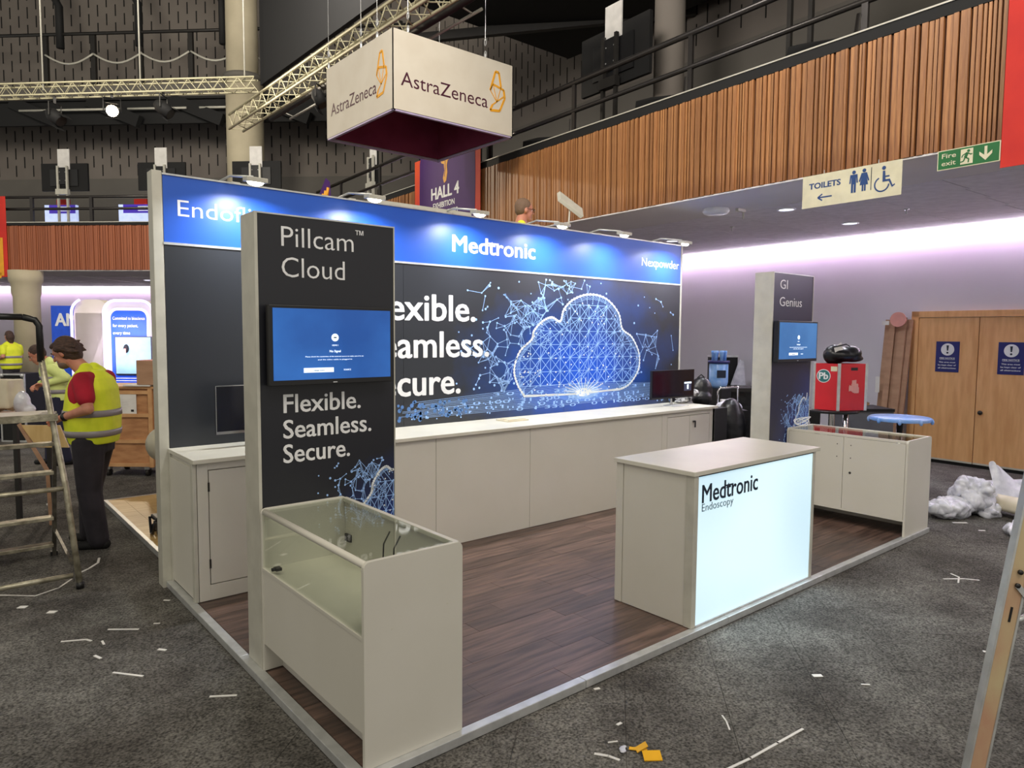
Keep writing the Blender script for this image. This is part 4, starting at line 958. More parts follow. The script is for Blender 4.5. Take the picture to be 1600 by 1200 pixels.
for b_ in ((HX0, HX1, HYa, HYa + .04), (HX0, HX1, HYb - .04, HYb), (HX0, HX0 + .04, HYa, HYb), (HX1 - .04, HX1, HYa, HYb)): MB().box(*b_, HZ0 - .01, HZ0 + .02).build('frame_tube', 'lilac', hs, bev=.004)
for (x, y) in ((3.38, 7.28), (3.38, 6.3), (3.40, 5.9), (3.6, 5.47), (4.84, 5.47), (5.28, 7.25)):
    mb = MB(); 
    for k in range(3): mb.tube([(x + (.02 if k % 2 else 0) * math.cos(t), y + .02 * math.sin(t) * (0 if k % 2 else 1), HZ1 + .05 + k * .085 + .05 * (math.cos(t) if True else 0)) for t in [2 * PI * q / 8 for q in range(8)]], .007, 5, closed=True)
    mb.tube([(x, y, HZ1), (x, y, HZ1 + .06)], .01, 6).tube([(x, y, HZ1 + .24), (x, y, 7.4)], .004, 4); mb.build('hanging_chain', 'alu', hs)
def azlogo(o, ex, nz, sw=1.0):
    """ribbon emblem as outlined strokes"""
    mb = MB(); pts = [(.10, .02), (.02, .06), (.045, .12), (.22, .20), (.26, .26), (.10, .42), (.02, .33), (-.02, .25), (.05, .50), (.11, .56), (.16, .44), (.28, .36), (.24, .28)]
    segs = [((.00, -.01), (.17, .01), .035), ((.17, .01), (.26, .20), .03), ((.26, .20), (.24, .31), .035), ((.24, .31), (.05, .35), .03), ((.05, .35), (.0, .26), .012), ((.0, .26), (.12, .12), .012), ((.12, .12), (.05, .35), .010),
            ((.0, .26), (.09, .53), .03), ((.09, .53), (.15, .53), .035), ((.15, .53), (.19, .34), .032), ((.00, -.01), (.04, .07), .03), ((.04, .07), (.24, .22), .016), ((.12, .12), (.19, .34), .010)]
    for a_, b_, w_ in segs: strip2(mb, (a_[0] * sw, a_[1]), (b_[0] * sw, b_[1]), w_, o, ex, (0, 0, 1), nz, .003)
    return mb.build('ribbon_emblem', 'amber', hs)
text('AstraZeneca', 'maroon', hs, (3.472, HYa - .001, 4.968), cap=.175, width=1.385, bold=-.002)
azlogo((4.90, HYa - .001, 4.96), (1, 0, 0), (0, -1, 0), 1.0)
text('AstraZeneca', 'maroon', hs, (HX0 - .001, 7.17, 4.945), xd=(0, -1, 0), cap=.17, width=1.32, bold=-.002)
azlogo((HX0 - .001, 5.84, 4.90), (0, -1, 0), (-1, 0, 0), 1.0)

# ------------------------------------------------------------------ trusses, stage lights
def truss(a_, b_, s_, label, mt, z=Vector((0, 0, 1)), nb=24, twist=0):
    a_, b_ = Vector(a_), Vector(b_); d = (b_ - a_).normalized(); r_ = d.cross(z).normalized(); u = r_.cross(d)
    t = thing('lighting_truss', label, 'truss', tuple(a_))
    co = [(r_ * i + u * j) * s_ / 2 for (i, j) in ((-1, -1), (1, -1), (1, 1), (-1, 1))]
    for c_ in co: MB().tube([a_ + c_, b_ + c_], s_ * .085, 8).build('chord', mt, t, True)
    mb = MB(); L = (b_ - a_).length
    for k in range(nb):
        p, q = a_ + d * L * k / nb, a_ + d * L * (k + 1) / nb
        for i in range(4):
            A_, B_ = co[i], co[(i + 1) % 4]
            mb.tube([p + (A_ if k % 2 else B_), q + (B_ if k % 2 else A_)], s_ * .035, 5)
    o = mb.build('brace', mt, t, True); o['kind'] = 'stuff'
    return t
truss((-3.2, 19.9, 6.93), (4.59, 13.42, 7.30), .25, 'pale horizontal lighting truss across the upper left', 'cube_lite', nb=56)
truss((4.16, 13.5, 6.4), (4.16, -1.0, 6.4), .30, 'grey lighting truss running away above the hanging sign', 'cube_lite', nb=60)
o = MB().tube([(4.55, 12.5, 6.35), (4.55, 0.5, 6.35)], .06, 10).build('scaffold_pipe', 'dark', smooth=True); tag(o, 'dark round pipe beside the receding truss', 'pipe')
for i, (a_, b_) in enumerate((((4.8, 12.1, 6.3), (4.8, 10.4, 6.3)), ((4.8, 9.9, 6.3), (4.8, 7.6, 6.3)), ((4.8, 7.2, 6.3), (4.8, 5.5, 6.3)))):
    mb = MB(); mb.tube([a_, b_], .022, 8)
    for y_ in (a_[1] - .2, b_[1] + .2): mb.tube([(4.8, y_, 6.3), (4.6, y_, 6.34)], .012, 6)
    o = mb.build('tube_light', 'alup', smooth=True); tag(o, ('thin unlit tube light beside receding truss, farthest', 'thin unlit tube light beside receding truss, left of the hanging sign', 'thin unlit tube light beside receding truss, above the hanging sign')[i], 'tube light')
def drop(x, y, z0, z1, label):
    o = MB().tube([(x, y, z0), (x, y, z1)], .018, 6).build('hanging_cable', 'alup', smooth=True); tag(o, label, 'cable')
p = camo.location
for (x, y, z0, lbl) in ((.96, 16.3, 7.1, 'thin hanging rod above the truss, leftmost'), (2.6, 14.95, 7.2, 'thin hanging rod above the truss, right of the lit spotlight'), (4.4, 13.6, 7.4, 'thin hanging rod at the right end of the truss')): drop(x, y, z0, 13.9, lbl)
def stagelight(c, aim, label, lit=False, s_=.14):
    c = Vector(c); aim = Vector(aim).normalized(); t = thing('stage_spotlight', label, 'spotlight', tuple(c + Vector((0, 0, .35))), 'stage spotlights on the truss')
    side = aim.cross(Vector((0, 0, 1))).normalized(); u = side.cross(aim)
    MB().tube([c - aim * s_ * 1.5, c - aim * s_ * .8, c + aim * s_ * 1.3], [s_ * .6, s_, s_], 14).build('lamp_body', 'blackm', t, True)
    MB().tube([c + side * s_ * 1.2, c + side * s_ * 1.2 + Vector((0, 0, s_ * 2)), c - side * s_ * 1.2 + Vector((0, 0, s_ * 2)), c - side * s_ * 1.2], .015, 6).build('yoke', 'dark', t)
    MB().beam(c + Vector((0, 0, s_ * 2)), c + Vector((0, 0, s_ * 3.2)), .05, .05).build('hook_clamp', 'dark', t)
    for q in (1, -1): MB().obox(c + aim * s_ * 1.6 + u * q * s_ * 1.1, side * s_ * .9, aim * s_ * .5, u * .004).build('barn_door', 'blackm', t)
    MB().tube([c + aim * s_ * 1.31, c + aim * s_ * 1.33], s_ * .85, 14).build('lens', 'spote' if lit else 'dark', t)
    if lit:
        l = bpy.data.lights.new('stage_lamp', 'SPOT'); l.energy = 900; l.color = (1, .86, .66); l.spot_size = 1.4; l.shadow_soft_size = .1
        o = bpy.data.objects.new('stage_lamp', l); COL.objects.link(o); o.location = c + aim * s_ * 2; o.rotation_euler = aim.to_track_quat('-Z', 'Y').to_euler()
stagelight((2.12, 15.4, 6.68), Vector((-3.3, -17.5, -4.0)), 'lit stage spotlight glaring warm white on the upper left truss', True)
stagelight((1.15, 16.2, 6.55), (.5, -.6, -.6), 'black unlit spotlight on truss left of the lit one')
stagelight((3.0, 14.7, 6.75), (.6, -.5, -.6), 'black unlit spotlight on truss right of the lit one')
stagelight((4.3, 9.6, 6.0), (.3, -.4, -.8), 'black unlit spotlight under the receding truss', s_=.11)
stagelight((4.35, 6.9, 6.05), (-.5, -.2, -.8), 'black round spotlight on truss just above the hanging sign', s_=.13)

# ------------------------------------------------------------------ people
def caps(mb, a_, b_, ra, rb_, n=14):
    a_, b_ = Vector(a_), Vector(b_); d = (b_ - a_); L = d.length
    if L < 1e-6: mb.ell(a_, ra, ra, ra, 12, 8); return
    d.normalize(); pts = []; rs = []
    for t in (-1, -.9, -.7, -.4, 0): pts.append(a_ + d * ra * t); rs.append(max(ra * math.sqrt(max(0, 1 - t * t)), 1e-4))
    pts.append(a_ + (b_ - a_) * .5); rs.append((ra + rb_) / 2)
    for t in (0, .4, .7, .9, 1): pts.append(b_ + d * rb_ * t); rs.append(max(rb_ * math.sqrt(max(0, 1 - t * t)), 1e-4))
    mb.tube(pts, rs, n, cap=True)
def organic(mb, name, mt, parent, vox, sm=4, fac=.5):
    me = bpy.data.meshes.new(name); me.from_pydata(mb.v, [], mb.f); bm = bmesh.new(); bm.from_mesh(me)
    bmesh.ops.remove_doubles(bm, verts=bm.verts, dist=1e-5); bmesh.ops.recalc_face_normals(bm, faces=bm.faces); bm.to_mesh(me); bm.free()
    me.materials.append(M[mt]); o = bpy.data.objects.new(name, me); COL.objects.link(o)
    if parent: o.parent = parent; o.matrix_parent_inverse = Matrix.Translation(-parent.location)
    r_ = o.modifiers.new('remesh', 'REMESH'); r_.mode = 'VOXEL'; r_.voxel_size = vox; r_.use_smooth_shade = True
    s_ = o.modifiers.new('smooth', 'SMOOTH'); s_.iterations = sm; s_.factor = fac
    return o
def loft(mb, rings, n=24):
    """rings: (centre, axisA, axisB, ra, rb)"""
    base = len(mb.v)
    for (c, A_, B_, ra, rb_) in rings:
        for k in range(n):
            t = 2 * PI * k / n; e = .85
            ca, sa = math.cos(t), math.sin(t)
            mb.v.append(tuple(Vector(c) + Vector(A_) * ra * math.copysign(abs(ca) ** e, ca) + Vector(B_) * rb_ * math.copysign(abs(sa) ** e, sa)))
    for i in range(len(rings) - 1):
        for k in range(n): mb.f.append((base + i * n + k, base + i * n + (k + 1) % n, base + (i + 1) * n + (k + 1) % n, base + (i + 1) * n + k))
    mb.f.append(tuple(base + k for k in range(n))[::-1]); mb.f.append(tuple(base + (len(rings) - 1) * n + k for k in range(n)))
def person(org, fdir, label, J, cl, vox=.007, loc=None):
    """J: joints in local frame (f forward, s to the person's left, z up)"""
    org = Vector(org); F = Vector(fdir).normalized(); Sd = Vector((-F.y, F.x, 0)); Z_ = Vector((0, 0, 1))
    def W(p): return org + F * p[0] + Sd * p[1] + Z_ * p[2]
    t = thing('person', label, 'person', tuple(org))
    body = MB()
    hc = W(J['head']); pt = J.get('pitch', 0); yw = J.get('yaw', 0)
    Fh = (F * math.cos(yw) + Sd * math.sin(yw)); Sh = (Sd * math.cos(yw) - F * math.sin(yw))
    hf = (Fh * math.cos(pt) - Z_ * math.sin(pt)); hu = (Z_ * math.cos(pt) + Fh * math.sin(pt))
    rot = Matrix((hf, Sh, hu)).transposed()
    def H(a_, b_, c_): return hc + hf * a_ + Sh * b_ + hu * c_
    body.ell(H(-.005, 0, .02), .098, .078, .105, 18, 12, rot)        # skull
    body.ell(H(.03, 0, -.045), .068, .060, .075, 16, 10, rot)          # face / jaw
    body.ell(H(.070, 0, -.095), .028, .032, .024, 12, 8, rot)          # chin
    caps(body, H(.095, 0, .015), H(.116, 0, -.018), .011, .014, 10)    # nose
    body.ell(H(.086, 0, -.058), .016, .026, .013, 10, 8, rot)          # mouth
    body.ell(H(.083, 0, .03), .018, .05, .010, 12, 8, rot)             # brow
    for q in (1, -1): body.ell(H(-.002, q * .080, -.012), .020, .011, .032, 10, 8, rot)
    for q in (1, -1): body.ell(H(.066, q * .032, -.028), .026, .024, .024, 10, 8, rot)
    nk = W(J['neck']); caps(body, H(-.012, 0, -.06), nk, .058, .066)
    body_t = J['torso']   # list of (f, z, rf, rs)
    loft(body, [(W((f, 0, z)), F, Sd, rf * .9, rs * .92) for (f, z, rf, rs) in body_t])
    for sd in ('l', 'r'):
        sh, el, wr, hd = [W(J[k + sd]) for k in ('sh', 'el', 'wr', 'ha')]
        caps(body, W(J['chest']), sh, .08, .062); caps(body, sh, el, .056, .044); caps(body, el, wr, .046, .029)
        # hand with palm, four fingers and thumb
        d = (hd - wr).normalized(); hu_ = Vector(J.get('palm' + sd, (0, 0, 1))); hu_ = (F * hu_.x + Sd * hu_.y + Z_ * hu_.z); side = d.cross(hu_).normalized(); pn = side.cross(d).normalized()
        k0 = wr + d * .02; k1 = wr + d * .085
        for q in (-.026, -.009, .009, .026): caps(body, k0 + side * q * .6, k1 + side * q, .015, .012, 8)
        cu = J.get('curl', .7)
        for i, q in enumerate((-.030, -.010, .010, .029)):
            L = (.062, .074, .070, .055)[i]; a0 = k1 + side * q
            d1 = (d * math.cos(cu * .7) - pn * math.sin(cu * .7)); d2 = (d * math.cos(cu * 1.7) - pn * math.sin(cu * 1.7)); d3 = (d * math.cos(cu * 2.6) - pn * math.sin(cu * 2.6))
            p1 = a0 + d1 * L * .5; p2 = p1 + d2 * L * .32; p3 = p2 + d3 * L * .26
            caps(body, a0, p1, .0098, .0092, 8); caps(body, p1, p2, .0090, .0084, 8); caps(body, p2, p3, .0082, .0074, 8)
        t0 = wr + d * .03 - side * .024; t1 = t0 + (d * .6 - side * .7 - pn * .3).normalized() * .038; t2 = t1 + (d * .9 - side * .15 - pn * .5).normalized() * .032
        caps(body, t0, t1, .013, .011, 8); caps(body, t1, t2, .0108, .009, 8)
        hp, kn, an = [W(J[k + sd]) for k in ('hip', 'kn', 'an')]
        caps(body, hp, kn, .080, .055); caps(body, kn, an, .055, .036)
        to = W(J['toe' + sd]); caps(body, an - Z_ * .01, an - Z_ * .03 + (to - an) * .5, .034, .02)
    organic(body, 'body', cl.get('skin', 'skin'), t, vox, 3)
    # clothes
    tr_ = MB()
    for sd in ('l', 'r'):
        hp, kn, an = [W(J[k + sd]) for k in ('hip', 'kn', 'an')]
        a2 = an + Z_ * .0; kk = cl.get('baggy', 1)
        caps(tr_, hp, kn, .108 * kk, .078 * kk); caps(tr_, kn, a2, .078 * kk, .068 * kk)
    (f, z, rf, rs) = body_t[0]; loft(tr_, [(W((f, 0, z - .08)), F, Sd, rf * .9, rs * .9), (W((f, 0, z + .12)), F, Sd, rf * .97, rs * .97)])
    organic(tr_, 'trousers', cl.get('trousers', 'trous'), t, max(vox, .009), 3)
    for sd in ('l', 'r'):
        an, to = W(J['an' + sd]), W(J['toe' + sd]); sh_ = MB(); dd = (to - an); dd.z = 0; dd.normalize()
        b0 = Vector((an.x, an.y, org.z)) - dd * .05
        caps(sh_, b0 + Z_ * .045, b0 + dd * .21 + Z_ * .036, .045, .036); caps(sh_, b0 + dd * .05 + Z_ * .05, b0 + dd * .03 + Z_ * .10, .045, .042)
        o = organic(sh_, 'shoe', 'blackm', t, .008, 2)
    sh_ = MB()
    loft(sh_, [(W((f, 0, z)), F, Sd, rf * .98, rs * .98) for (f, z, rf, rs) in body_t])
    sl = cl.get('sleeve', .62)
    for sd in ('l', 'r'):
        a_, e_, w_ = W(J['sh' + sd]), W(J['el' + sd]), W(J['wr' + sd]); caps(sh_, W(J['chest']), a_, .09, .078)
        if sl <= 1: caps(sh_, a_, a_ + (e_ - a_) * sl, .078, .072)
        else: caps(sh_, a_, e_, .075, .062); caps(sh_, e_, e_ + (w_ - e_) * .9, .06, .045)
    if cl.get('armhole'):
        for q in (1, -1): sh_.ell(W((J['chest'][0] + .03, q * .140, 1.32)), .095, .098, .17, 16, 10)
    organic(sh_, 'shirt', cl.get('shirt', 'tee'), t, max(vox, .009), 12, .6)
    if cl.get('vest'):
        rings = [r_ for r_ in body_t if r_[1] > cl.get('vz', .8)]
        vm = MB(); loft(vm, [(W((f, 0, z)), F, Sd, rf * 1.07 + .008, rs * 1.07 + .008) for (f, z, rf, rs) in rings], 28)
        ch = J['chest']
        for q in (1, -1): caps(vm, W((ch[0] + .02, q * .06, rings[-1][1] + .01)), W((ch[0], q * .155, rings[-1][1] - .03)), .052, .045)
        v = organic(vm, 'hi_vis_vest', cl.get('vmat', 'hivis'), t, max(vox, .009), 3)
        def at(z):
            for i in range(len(rings) - 1):
                if rings[i][1] <= z <= rings[i + 1][1]:
                    u = (z - rings[i][1]) / (rings[i + 1][1] - rings[i][1]); return [rings[i][k] * (1 - u) + rings[i + 1][k] * u for k in (0, 2, 3)]
            return [rings[0][0], rings[0][2], rings[0][3]]
        for zb in cl.get('bands', (1.0, 1.2)):
            bm_ = MB(); rs_ = []
            for dz in (-.027, 0, .027):
                f, rf, rs = at(zb + dz); rs_.append((W((f, 0, zb + dz)), F, Sd, rf * 1.07 + .014, rs * 1.07 + .014))
            loft(bm_, rs_, 32); bm_.f = bm_.f[:-2]
            b_ = bm_.build('reflective_band', 'band', v, True); b_.matrix_parent_inverse = Matrix.Identity(4)
            b_.parent = v; so = b_.modifiers.new('solid', 'SOLIDIFY'); so.thickness = .004
    hm = MB()
    hs_ = cl.get('hairstyle', 'short')
    hm.ell(H(-.022, 0, .040), .100, .086, .098, 18, 12, rot)
    if hs_ == 'swept':
        hm.ell(H(-.035, 0, .010), .092, .092, .108, 16, 12, rot)
        hm.ell(H(.030, 0, .088), .066, .062, .030, 14, 8, rot); hm.ell(H(-.055, 0, -.035), .062, .080, .080, 14, 10, rot)
        rr_ = random.Random(2)
        for k in range(16):
            t_ = rr_.uniform(.5, 1) * (1 if k % 2 else -1); b0 = H(-.06, .075 * t_, .01 + rr_.uniform(-.04, .05)); caps(hm, b0, b0 - hf * rr_.uniform(.04, .075) - hu * rr_.uniform(.0, .06), .024, .009, 8)
        for q in (1, -1): caps(hm, H(.02, q * .080, .04), H(-.03, q * .083, .02), .024, .03, 8)
    elif hs_ == 'long':
        hm.ell(H(-.045, 0, -.02), .085, .095, .12, 16, 12, rot); hm.ell(H(-.05, 0, -.10), .05, .08, .09, 14, 10, rot)
    else:
        hm.ell(H(-.04, 0, .01), .074, .083, .088, 14, 10, rot)
    organic(hm, 'hair', cl.get('hair', 'hair'), t, .008, 2, .4)
    for q in (1, -1):
        e_ = MB(); e_.ell(H(.078, q * .030, .006), .010, .012, .007, 10, 8, rot); e_.build('eye', 'eye', t, True)
        e_ = MB(); caps(e_, H(.097, q * .016, .034), H(.088, q * .046, .036), .006, .005, 8); e_.build('eyebrow', cl.get('hair', 'hair'), t, True)
    e_ = MB(); caps(e_, H(.100, -.018, -.060), H(.100, .018, -.060), .0042, .0042, 8); e_.build('lips', mat('lips', (150, 80, 74), .5), t, True)
    if cl.get('beard'):
        e_ = MB(); e_.ell(H(.052, 0, -.080), .060, .055, .042, 14, 10, rot); e_.ell(H(.098, 0, -.046), .010, .026, .006, 10, 6, rot); organic(e_, 'beard', 'stub', t, .006, 2)
    if cl.get('glasses'):
        for q in (1, -1):
            e_ = MB(); e_.tube([H(.108, q * .034 + .027 * math.cos(u), .008 + .018 * math.sin(u)) for u in [2 * PI * k / 12 for k in range(12)]], .0028, 6, closed=True)
            e_.tube([H(.106, q * .06, .012), H(.0, q * .084, .012)], .0025, 5); e_.build('spectacle_frame', 'black', t, True)
    if cl.get('watch'):
        w_, e2 = W(J['wrl']), W(J['ell']); d = (e2 - w_).normalized(); MB().tube([w_ + d * .02, w_ + d * .05], .037, 14).build('wristband', 'black', t, True)
    return t, W
F1 = (-.80, .60, 0)
J1 = dict(head=(.185, .01, 1.665), neck=(.055, 0, 1.52), pitch=.50, chest=(-.02, 0, 1.43),
          torso=[(-.02, .90, .150, .185), (-.015, 1.0, .175, .200), (-.01, 1.12, .185, .205), (-.015, 1.25, .170, .205), (-.02, 1.36, .155, .205), (-.02, 1.45, .120, .180), (0.0, 1.52, .07, .10)],
          shl=(-.045, .205, 1.435), ell=(-.115, .265, 1.21), wrl=(.135, .19, 1.13), hal=(.24, .15, 1.10),
          shr=(-.03, -.205, 1.435), elr=(.0, -.27, 1.20), wrr=(.20, -.14, 1.11), har=(.29, -.09, 1.05), palml=(0, -.7, .7), palmr=(0, .7, .7), curl=.8,
          hipl=(-.02, .095, .93), knl=(-.02, .11, .50), anl=(-.085, .12, .09), toel=(.06, .15, .035),
          hipr=(-.01, -.095, .93), knr=(.08, -.10, .50), anr=(.10, -.10, .09), toer=(.24, -.12, .035))
person((-.20, 4.42, 0), F1, 'man in yellow hi-vis vest and red shirt standing behind the left ladder', J1,
       dict(vest=True, bands=(.99, 1.16), beard=True, hairstyle='swept', watch=True, armhole=True, baggy=1.22, vz=.89), vox=.0075)
J2 = dict(J1); J2.update(head=(.20, 0, 1.52), neck=(.10, 0, 1.42), chest=(.05, 0, 1.32), pitch=.6, torso=[(-.06, .90, .14, .18), (-.03, 1.0, .15, .18), (.0, 1.14, .15, .19), (.04, 1.28, .14, .19), (.06, 1.37, .11, .17), (.08, 1.43, .07, .10)],
                         shl=(.04, .19, 1.33), shr=(.04, -.19, 1.33))
person((.10, 8.95, 0), (-.9, .1, 0), 'stooping person in a pale hi-vis vest behind the man in red', J2, dict(vest=True, vmat='hivis2', bands=(1.02, 1.2), trousers='navy', shirt='hivis2', sleeve=1.2, vz=.89, hairstyle='short'), vox=.012)
J3 = dict(J1); J3.update(head=(.03, 0, 1.70), pitch=.1, neck=(0, 0, 1.55), chest=(-.02, 0, 1.43))
person((.33, 18.5, 0), (-.5, .8, 0), 'distant dark haired person in hi-vis vest beside the far column', J3, dict(vest=True, bands=(1.02, 1.2), shirt='hivis', sleeve=.6, vz=.89, hairstyle='long'), vox=.016)
J4 = dict(J1); J4.update(head=(.055, 0, 1.70), pitch=.12, neck=(.01, 0, 1.55), chest=(-.02, 0, 1.43), elr=(.12, -.30, 1.24), wrr=(.36, -.20, 1.40), har=(.44, -.17, 1.45), ell=(.10, .28, 1.22), wrl=(.32, .22, 1.36), hal=(.41, .2, 1.42))
J4.update(anl=(0, .11, .09), toel=(.14, .12, .035), knl=(.03, .11, .5), anr=(0, -.11, .09), toer=(.14, -.12, .035), knr=(.03, -.11, .5))
person((4.02, 3.75, 1.56), (.93, -.36, 0), 'man with glasses and dark top behind the blue header wall', J4, dict(vest=True, bands=(1.0, 1.15), shirt='blackm', sleeve=1.2, vz=.89, armhole=True, hair='hairg', glasses=True), vox=.009)
# the lamp he holds
t = thing('held_lamp', 'white flat lamp head on a stem held up by the man with glasses', 'lamp', (4.55, 3.5, 2.97))
c = Vector((4.60, 3.52, 3.36)); MB().obox(c, rt * .135 + Vector((0, 0, -.10)), Vector((.01, -.015, .012)), Vector((.03, .04, .06)) * .9).build('lamp_head', 'alup', t, bev=.003)
MB().tube([c, (4.56, 3.50, 3.14), (4.53, 3.52, 3.00)], .010, 8).build('arm', 'alup', t, True)
# step ladder under him
t = thing('step_ladder', 'aluminium step ladder behind the stand wall under the man with glasses', 'ladder', (4.0, 3.8, 0))
for q in (-.22, .22):
    MB().beam((4.02 + q, 3.62, 1.5), (4.02 + q * 1.3, 3.25, 0), .06, .03).build('rail', 'alu', t); MB().beam((4.02 + q, 3.85, 1.5), (4.02 + q * 1.3, 4.4, 0), .05, .03).build('rear_leg', 'alu', t)
for k in range(1, 6): MB().box(4.02 - .25, 4.02 + .25, 3.25 + .074 * k - .04, 3.25 + .074 * k + .04, .25 * k - .01, .25 * k + .01).build('tread', 'alu', t)
MB().box(4.02 - .28, 4.02 + .28, 3.58, 3.98, 1.5, 1.555).build('platform', 'alu', t)

# ------------------------------------------------------------------ left step ladder
t = thing('platform_ladder', 'worn aluminium platform ladder with looped guard rail at left photo edge', 'ladder', (-.9, 3.7, 0))
LX0, LX1 = -1.15, -.52; fy = lambda z: 3.30 + (3.68 - 3.30) * z / 1.22; ry = lambda z: 4.30 - (4.30 - 3.95) * z / 1.22
M['alub'] = mat('worn_aluminium', (196, 190, 168), .4, .6, col2=(140, 134, 116), nscale=14, bump=.3)
M['alud'] = mat('worn_dark_aluminium', (120, 116, 106), .45, .6, col2=(84, 80, 74), nscale=14)
for x in (LX0, LX1):
    sx = .025 * (1 if x > -.8 else -1)
    fl_ = MB().tube([(x + sx * 1.5, 3.30, .02), (x, 3.52, .72), (x - sx * 2, 3.68, 1.22), (x - sx * 4, 3.70, 1.66)], .021, 10).build('front_leg', 'alub', t, True)
    MB().tube([(x - sx * 4, 3.70, 1.62), (x - sx * 4, 3.71, 1.88), (x - sx * 5, 3.72, 1.925), (x - sx * 8, 3.72, 1.945)], .024, 10).build('guard_rail_grip', 'black', fl_, True)
    rl = MB().beam((x, 4.30, .0), (x - .0, 3.95, 1.22), .035, .028, (1, 0, 0)).build('rear_leg', 'alud', t)
    MB().tube([(x + sx * 1.5, 3.30, .0), (x + sx * 1.5, 3.305, .05)], .026, 10).build('foot', 'black', fl_, True); MB().box(x - .024, x + .024, 4.28, 4.33, 0, .04).build('foot', 'black', rl)
MB().tube([(LX0 + .2, 3.72, 1.945), (LX1 - .2, 3.72, 1.945)], .024, 10).build('guard_rail', 'black', t, True)
for z in (.30, .33, 0): pass
for z in (.12, .355, .74, .975):
    y = 4.30 - .35 * z / 1.22; MB().box(LX0 + .015, LX1 - .015, y - .10, y - .01, z - .014, z + .014).build('tread', 'alub', t, bev=.003)
for z in (.10, .70):
    y = 3.30 + .38 * z / 1.22; MB().tube([(LX0, y, z), (LX1 + .0, y, z)], .018, 10).build('cross_tube', 'alub', t, True)
MB().box(LX0 - .02, LX1 - .02, 3.62, 3.98, 1.205, 1.235).build('platform', 'lamtop', t, bev=.004); MB().box(LX0 - .02, LX1 - .02, 3.60, 3.625, 1.19, 1.24).build('platform_lip', 'alub', t)
MB().beam((LX1, 3.35, .18), (LX1, 4.24, .24), .02, .02).build('side_brace', 'alud', t)
# ------------------------------------------------------------------ right ladder, close to the camera
t = thing('timber_ladder', 'worn pale ladder rail with metal stay close up at right photo edge', 'ladder', (1.6, -1.64, 0))
A_ = Vector((1.60, -1.63, 0.0)); B_ = Vector((1.966, -1.78, 1.90)); dd = (B_ - A_).normalized(); sd = dd.cross(fw).normalized()
M['lrail'] = mat('worn_ladder_paint', (196, 178, 140), .5, .1, col2=(186, 140, 116), nscale=5, stretch=(1, 1, .6), bump=.2)
rl = MB().beam(A_, B_, .058, .030, fw).build('rail', 'lrail', t, bev=.004)
MB().beam(A_ - sd * .032, B_ - sd * .032, .008, .034, fw).build('rail_edge', 'alu', rl)
MB().beam(A_ + sd * .032, B_ + sd * .032, .008, .034, fw).build('rail_edge', 'alu', rl)
ps = A_ + dd * .96
for (q, w_) in ((0, 0), (.05, .0)): MB().tube([ps + dd * q - fw * .018, ps + dd * q - fw * .026], .009, 10).build('bolt', 'dark', rl, True)
MB().beam(ps - fw * .02, ps + rt * .10 - dd * .10 - fw * .02, .02, .006, fw).build('stay', 'alu', t)
MB().tube([ps + rt * .10 - dd * .10, ps + rt * .05 - dd * .135, ps + rt * .0 - dd * .135], .010, 8).build('stay_hook', 'alu', t, True)
MB().tube([ps + dd * .02 + rt * .0, ps + dd * .02 + rt * .55], .012, 10).build('cross_tube', 'alub', t, True)
MB().beam(A_ + rt * .55 + dd * 0, B_ + rt * .45, .058, .030, fw).build('rail', 'lrail', t)
MB().obox(ps - dd * .11 - fw * .0155, sd * .004, dd * .028, fw * .002).build('slot_mark', 'blackm', rl)

# ------------------------------------------------------------------ neighbouring floor and left background
nf = thing('neighbour_platform', 'light oak plank platform of the next stand with aluminium edge', 'platform', (1.8, 4.5, 0))
MB().box(.15, 3.6, 3.08, 5.95, .0, .040).build('subfloor', 'blackm', nf)
mbk = 0; yy = 3.1
xx = .16
while xx < 1.9:
    y_ = 3.09 - R.uniform(0, .7)
    while y_ < 5.92:
        a_, b_ = max(3.09, y_), min(5.94, y_ + 1.1)
        if b_ - a_ > .04: MB().box(xx + .0008, xx + .139, a_ + .0008, b_ - .0008, .04, .05 + R.uniform(-.0003, .0003)).build('plank', 'lwood', nf)
        y_ += 1.1
    xx += .14
MB().box(1.9, 3.6, 3.09, 5.94, .04, .05).build('hidden_floor_board', 'lwood', nf)
MB().box(.125, .16, 3.07, 5.98, .0, .052).build('edge_trim', 'alu', nf, bev=.002); MB().box(.16, 3.6, 5.94, 5.98, .0, .052).build('edge_trim', 'alu', nf)
t = thing('tub_chair', 'white rounded chair with pedestal behind the stand wall at left', 'chair', (.44, 4.60, .05))
mb = MB(); mb.ell((.40, 4.60, .80), .15, .15, .16, 20, 12); mb.build('rounded_back', 'lamtop', t, True); MB().lathe([(.14, 0), (.14, .02), (.05, .04), (.045, .62), (.11, .70), (.0, .72)], (.44, 4.60, .05), 20, cap=False).build('pedestal', 'lamtop', t, True)
t = thing('sack_trolley', 'small black folded trolley on the light oak floor behind the wall', 'trolley', (.36, 4.2, .05))
MB().box(.22, .44, 4.15, 4.35, .18, .22).box(.24, .42, 4.17, 4.33, .08, .18).build('body', 'black', t, bev=.01)
for y in (4.14, 4.36): MB().tube([(.26, y, .09), (.26, y + .01, .09)], .04, 14).build('wheel', 'blackm', t, True)
MB().tube([(.21, 4.15, .20), (.20, 4.2, .08), (.21, 4.3, .06), (.21, 4.34, .2)], .012, 8).build('handle', 'black', t, True)
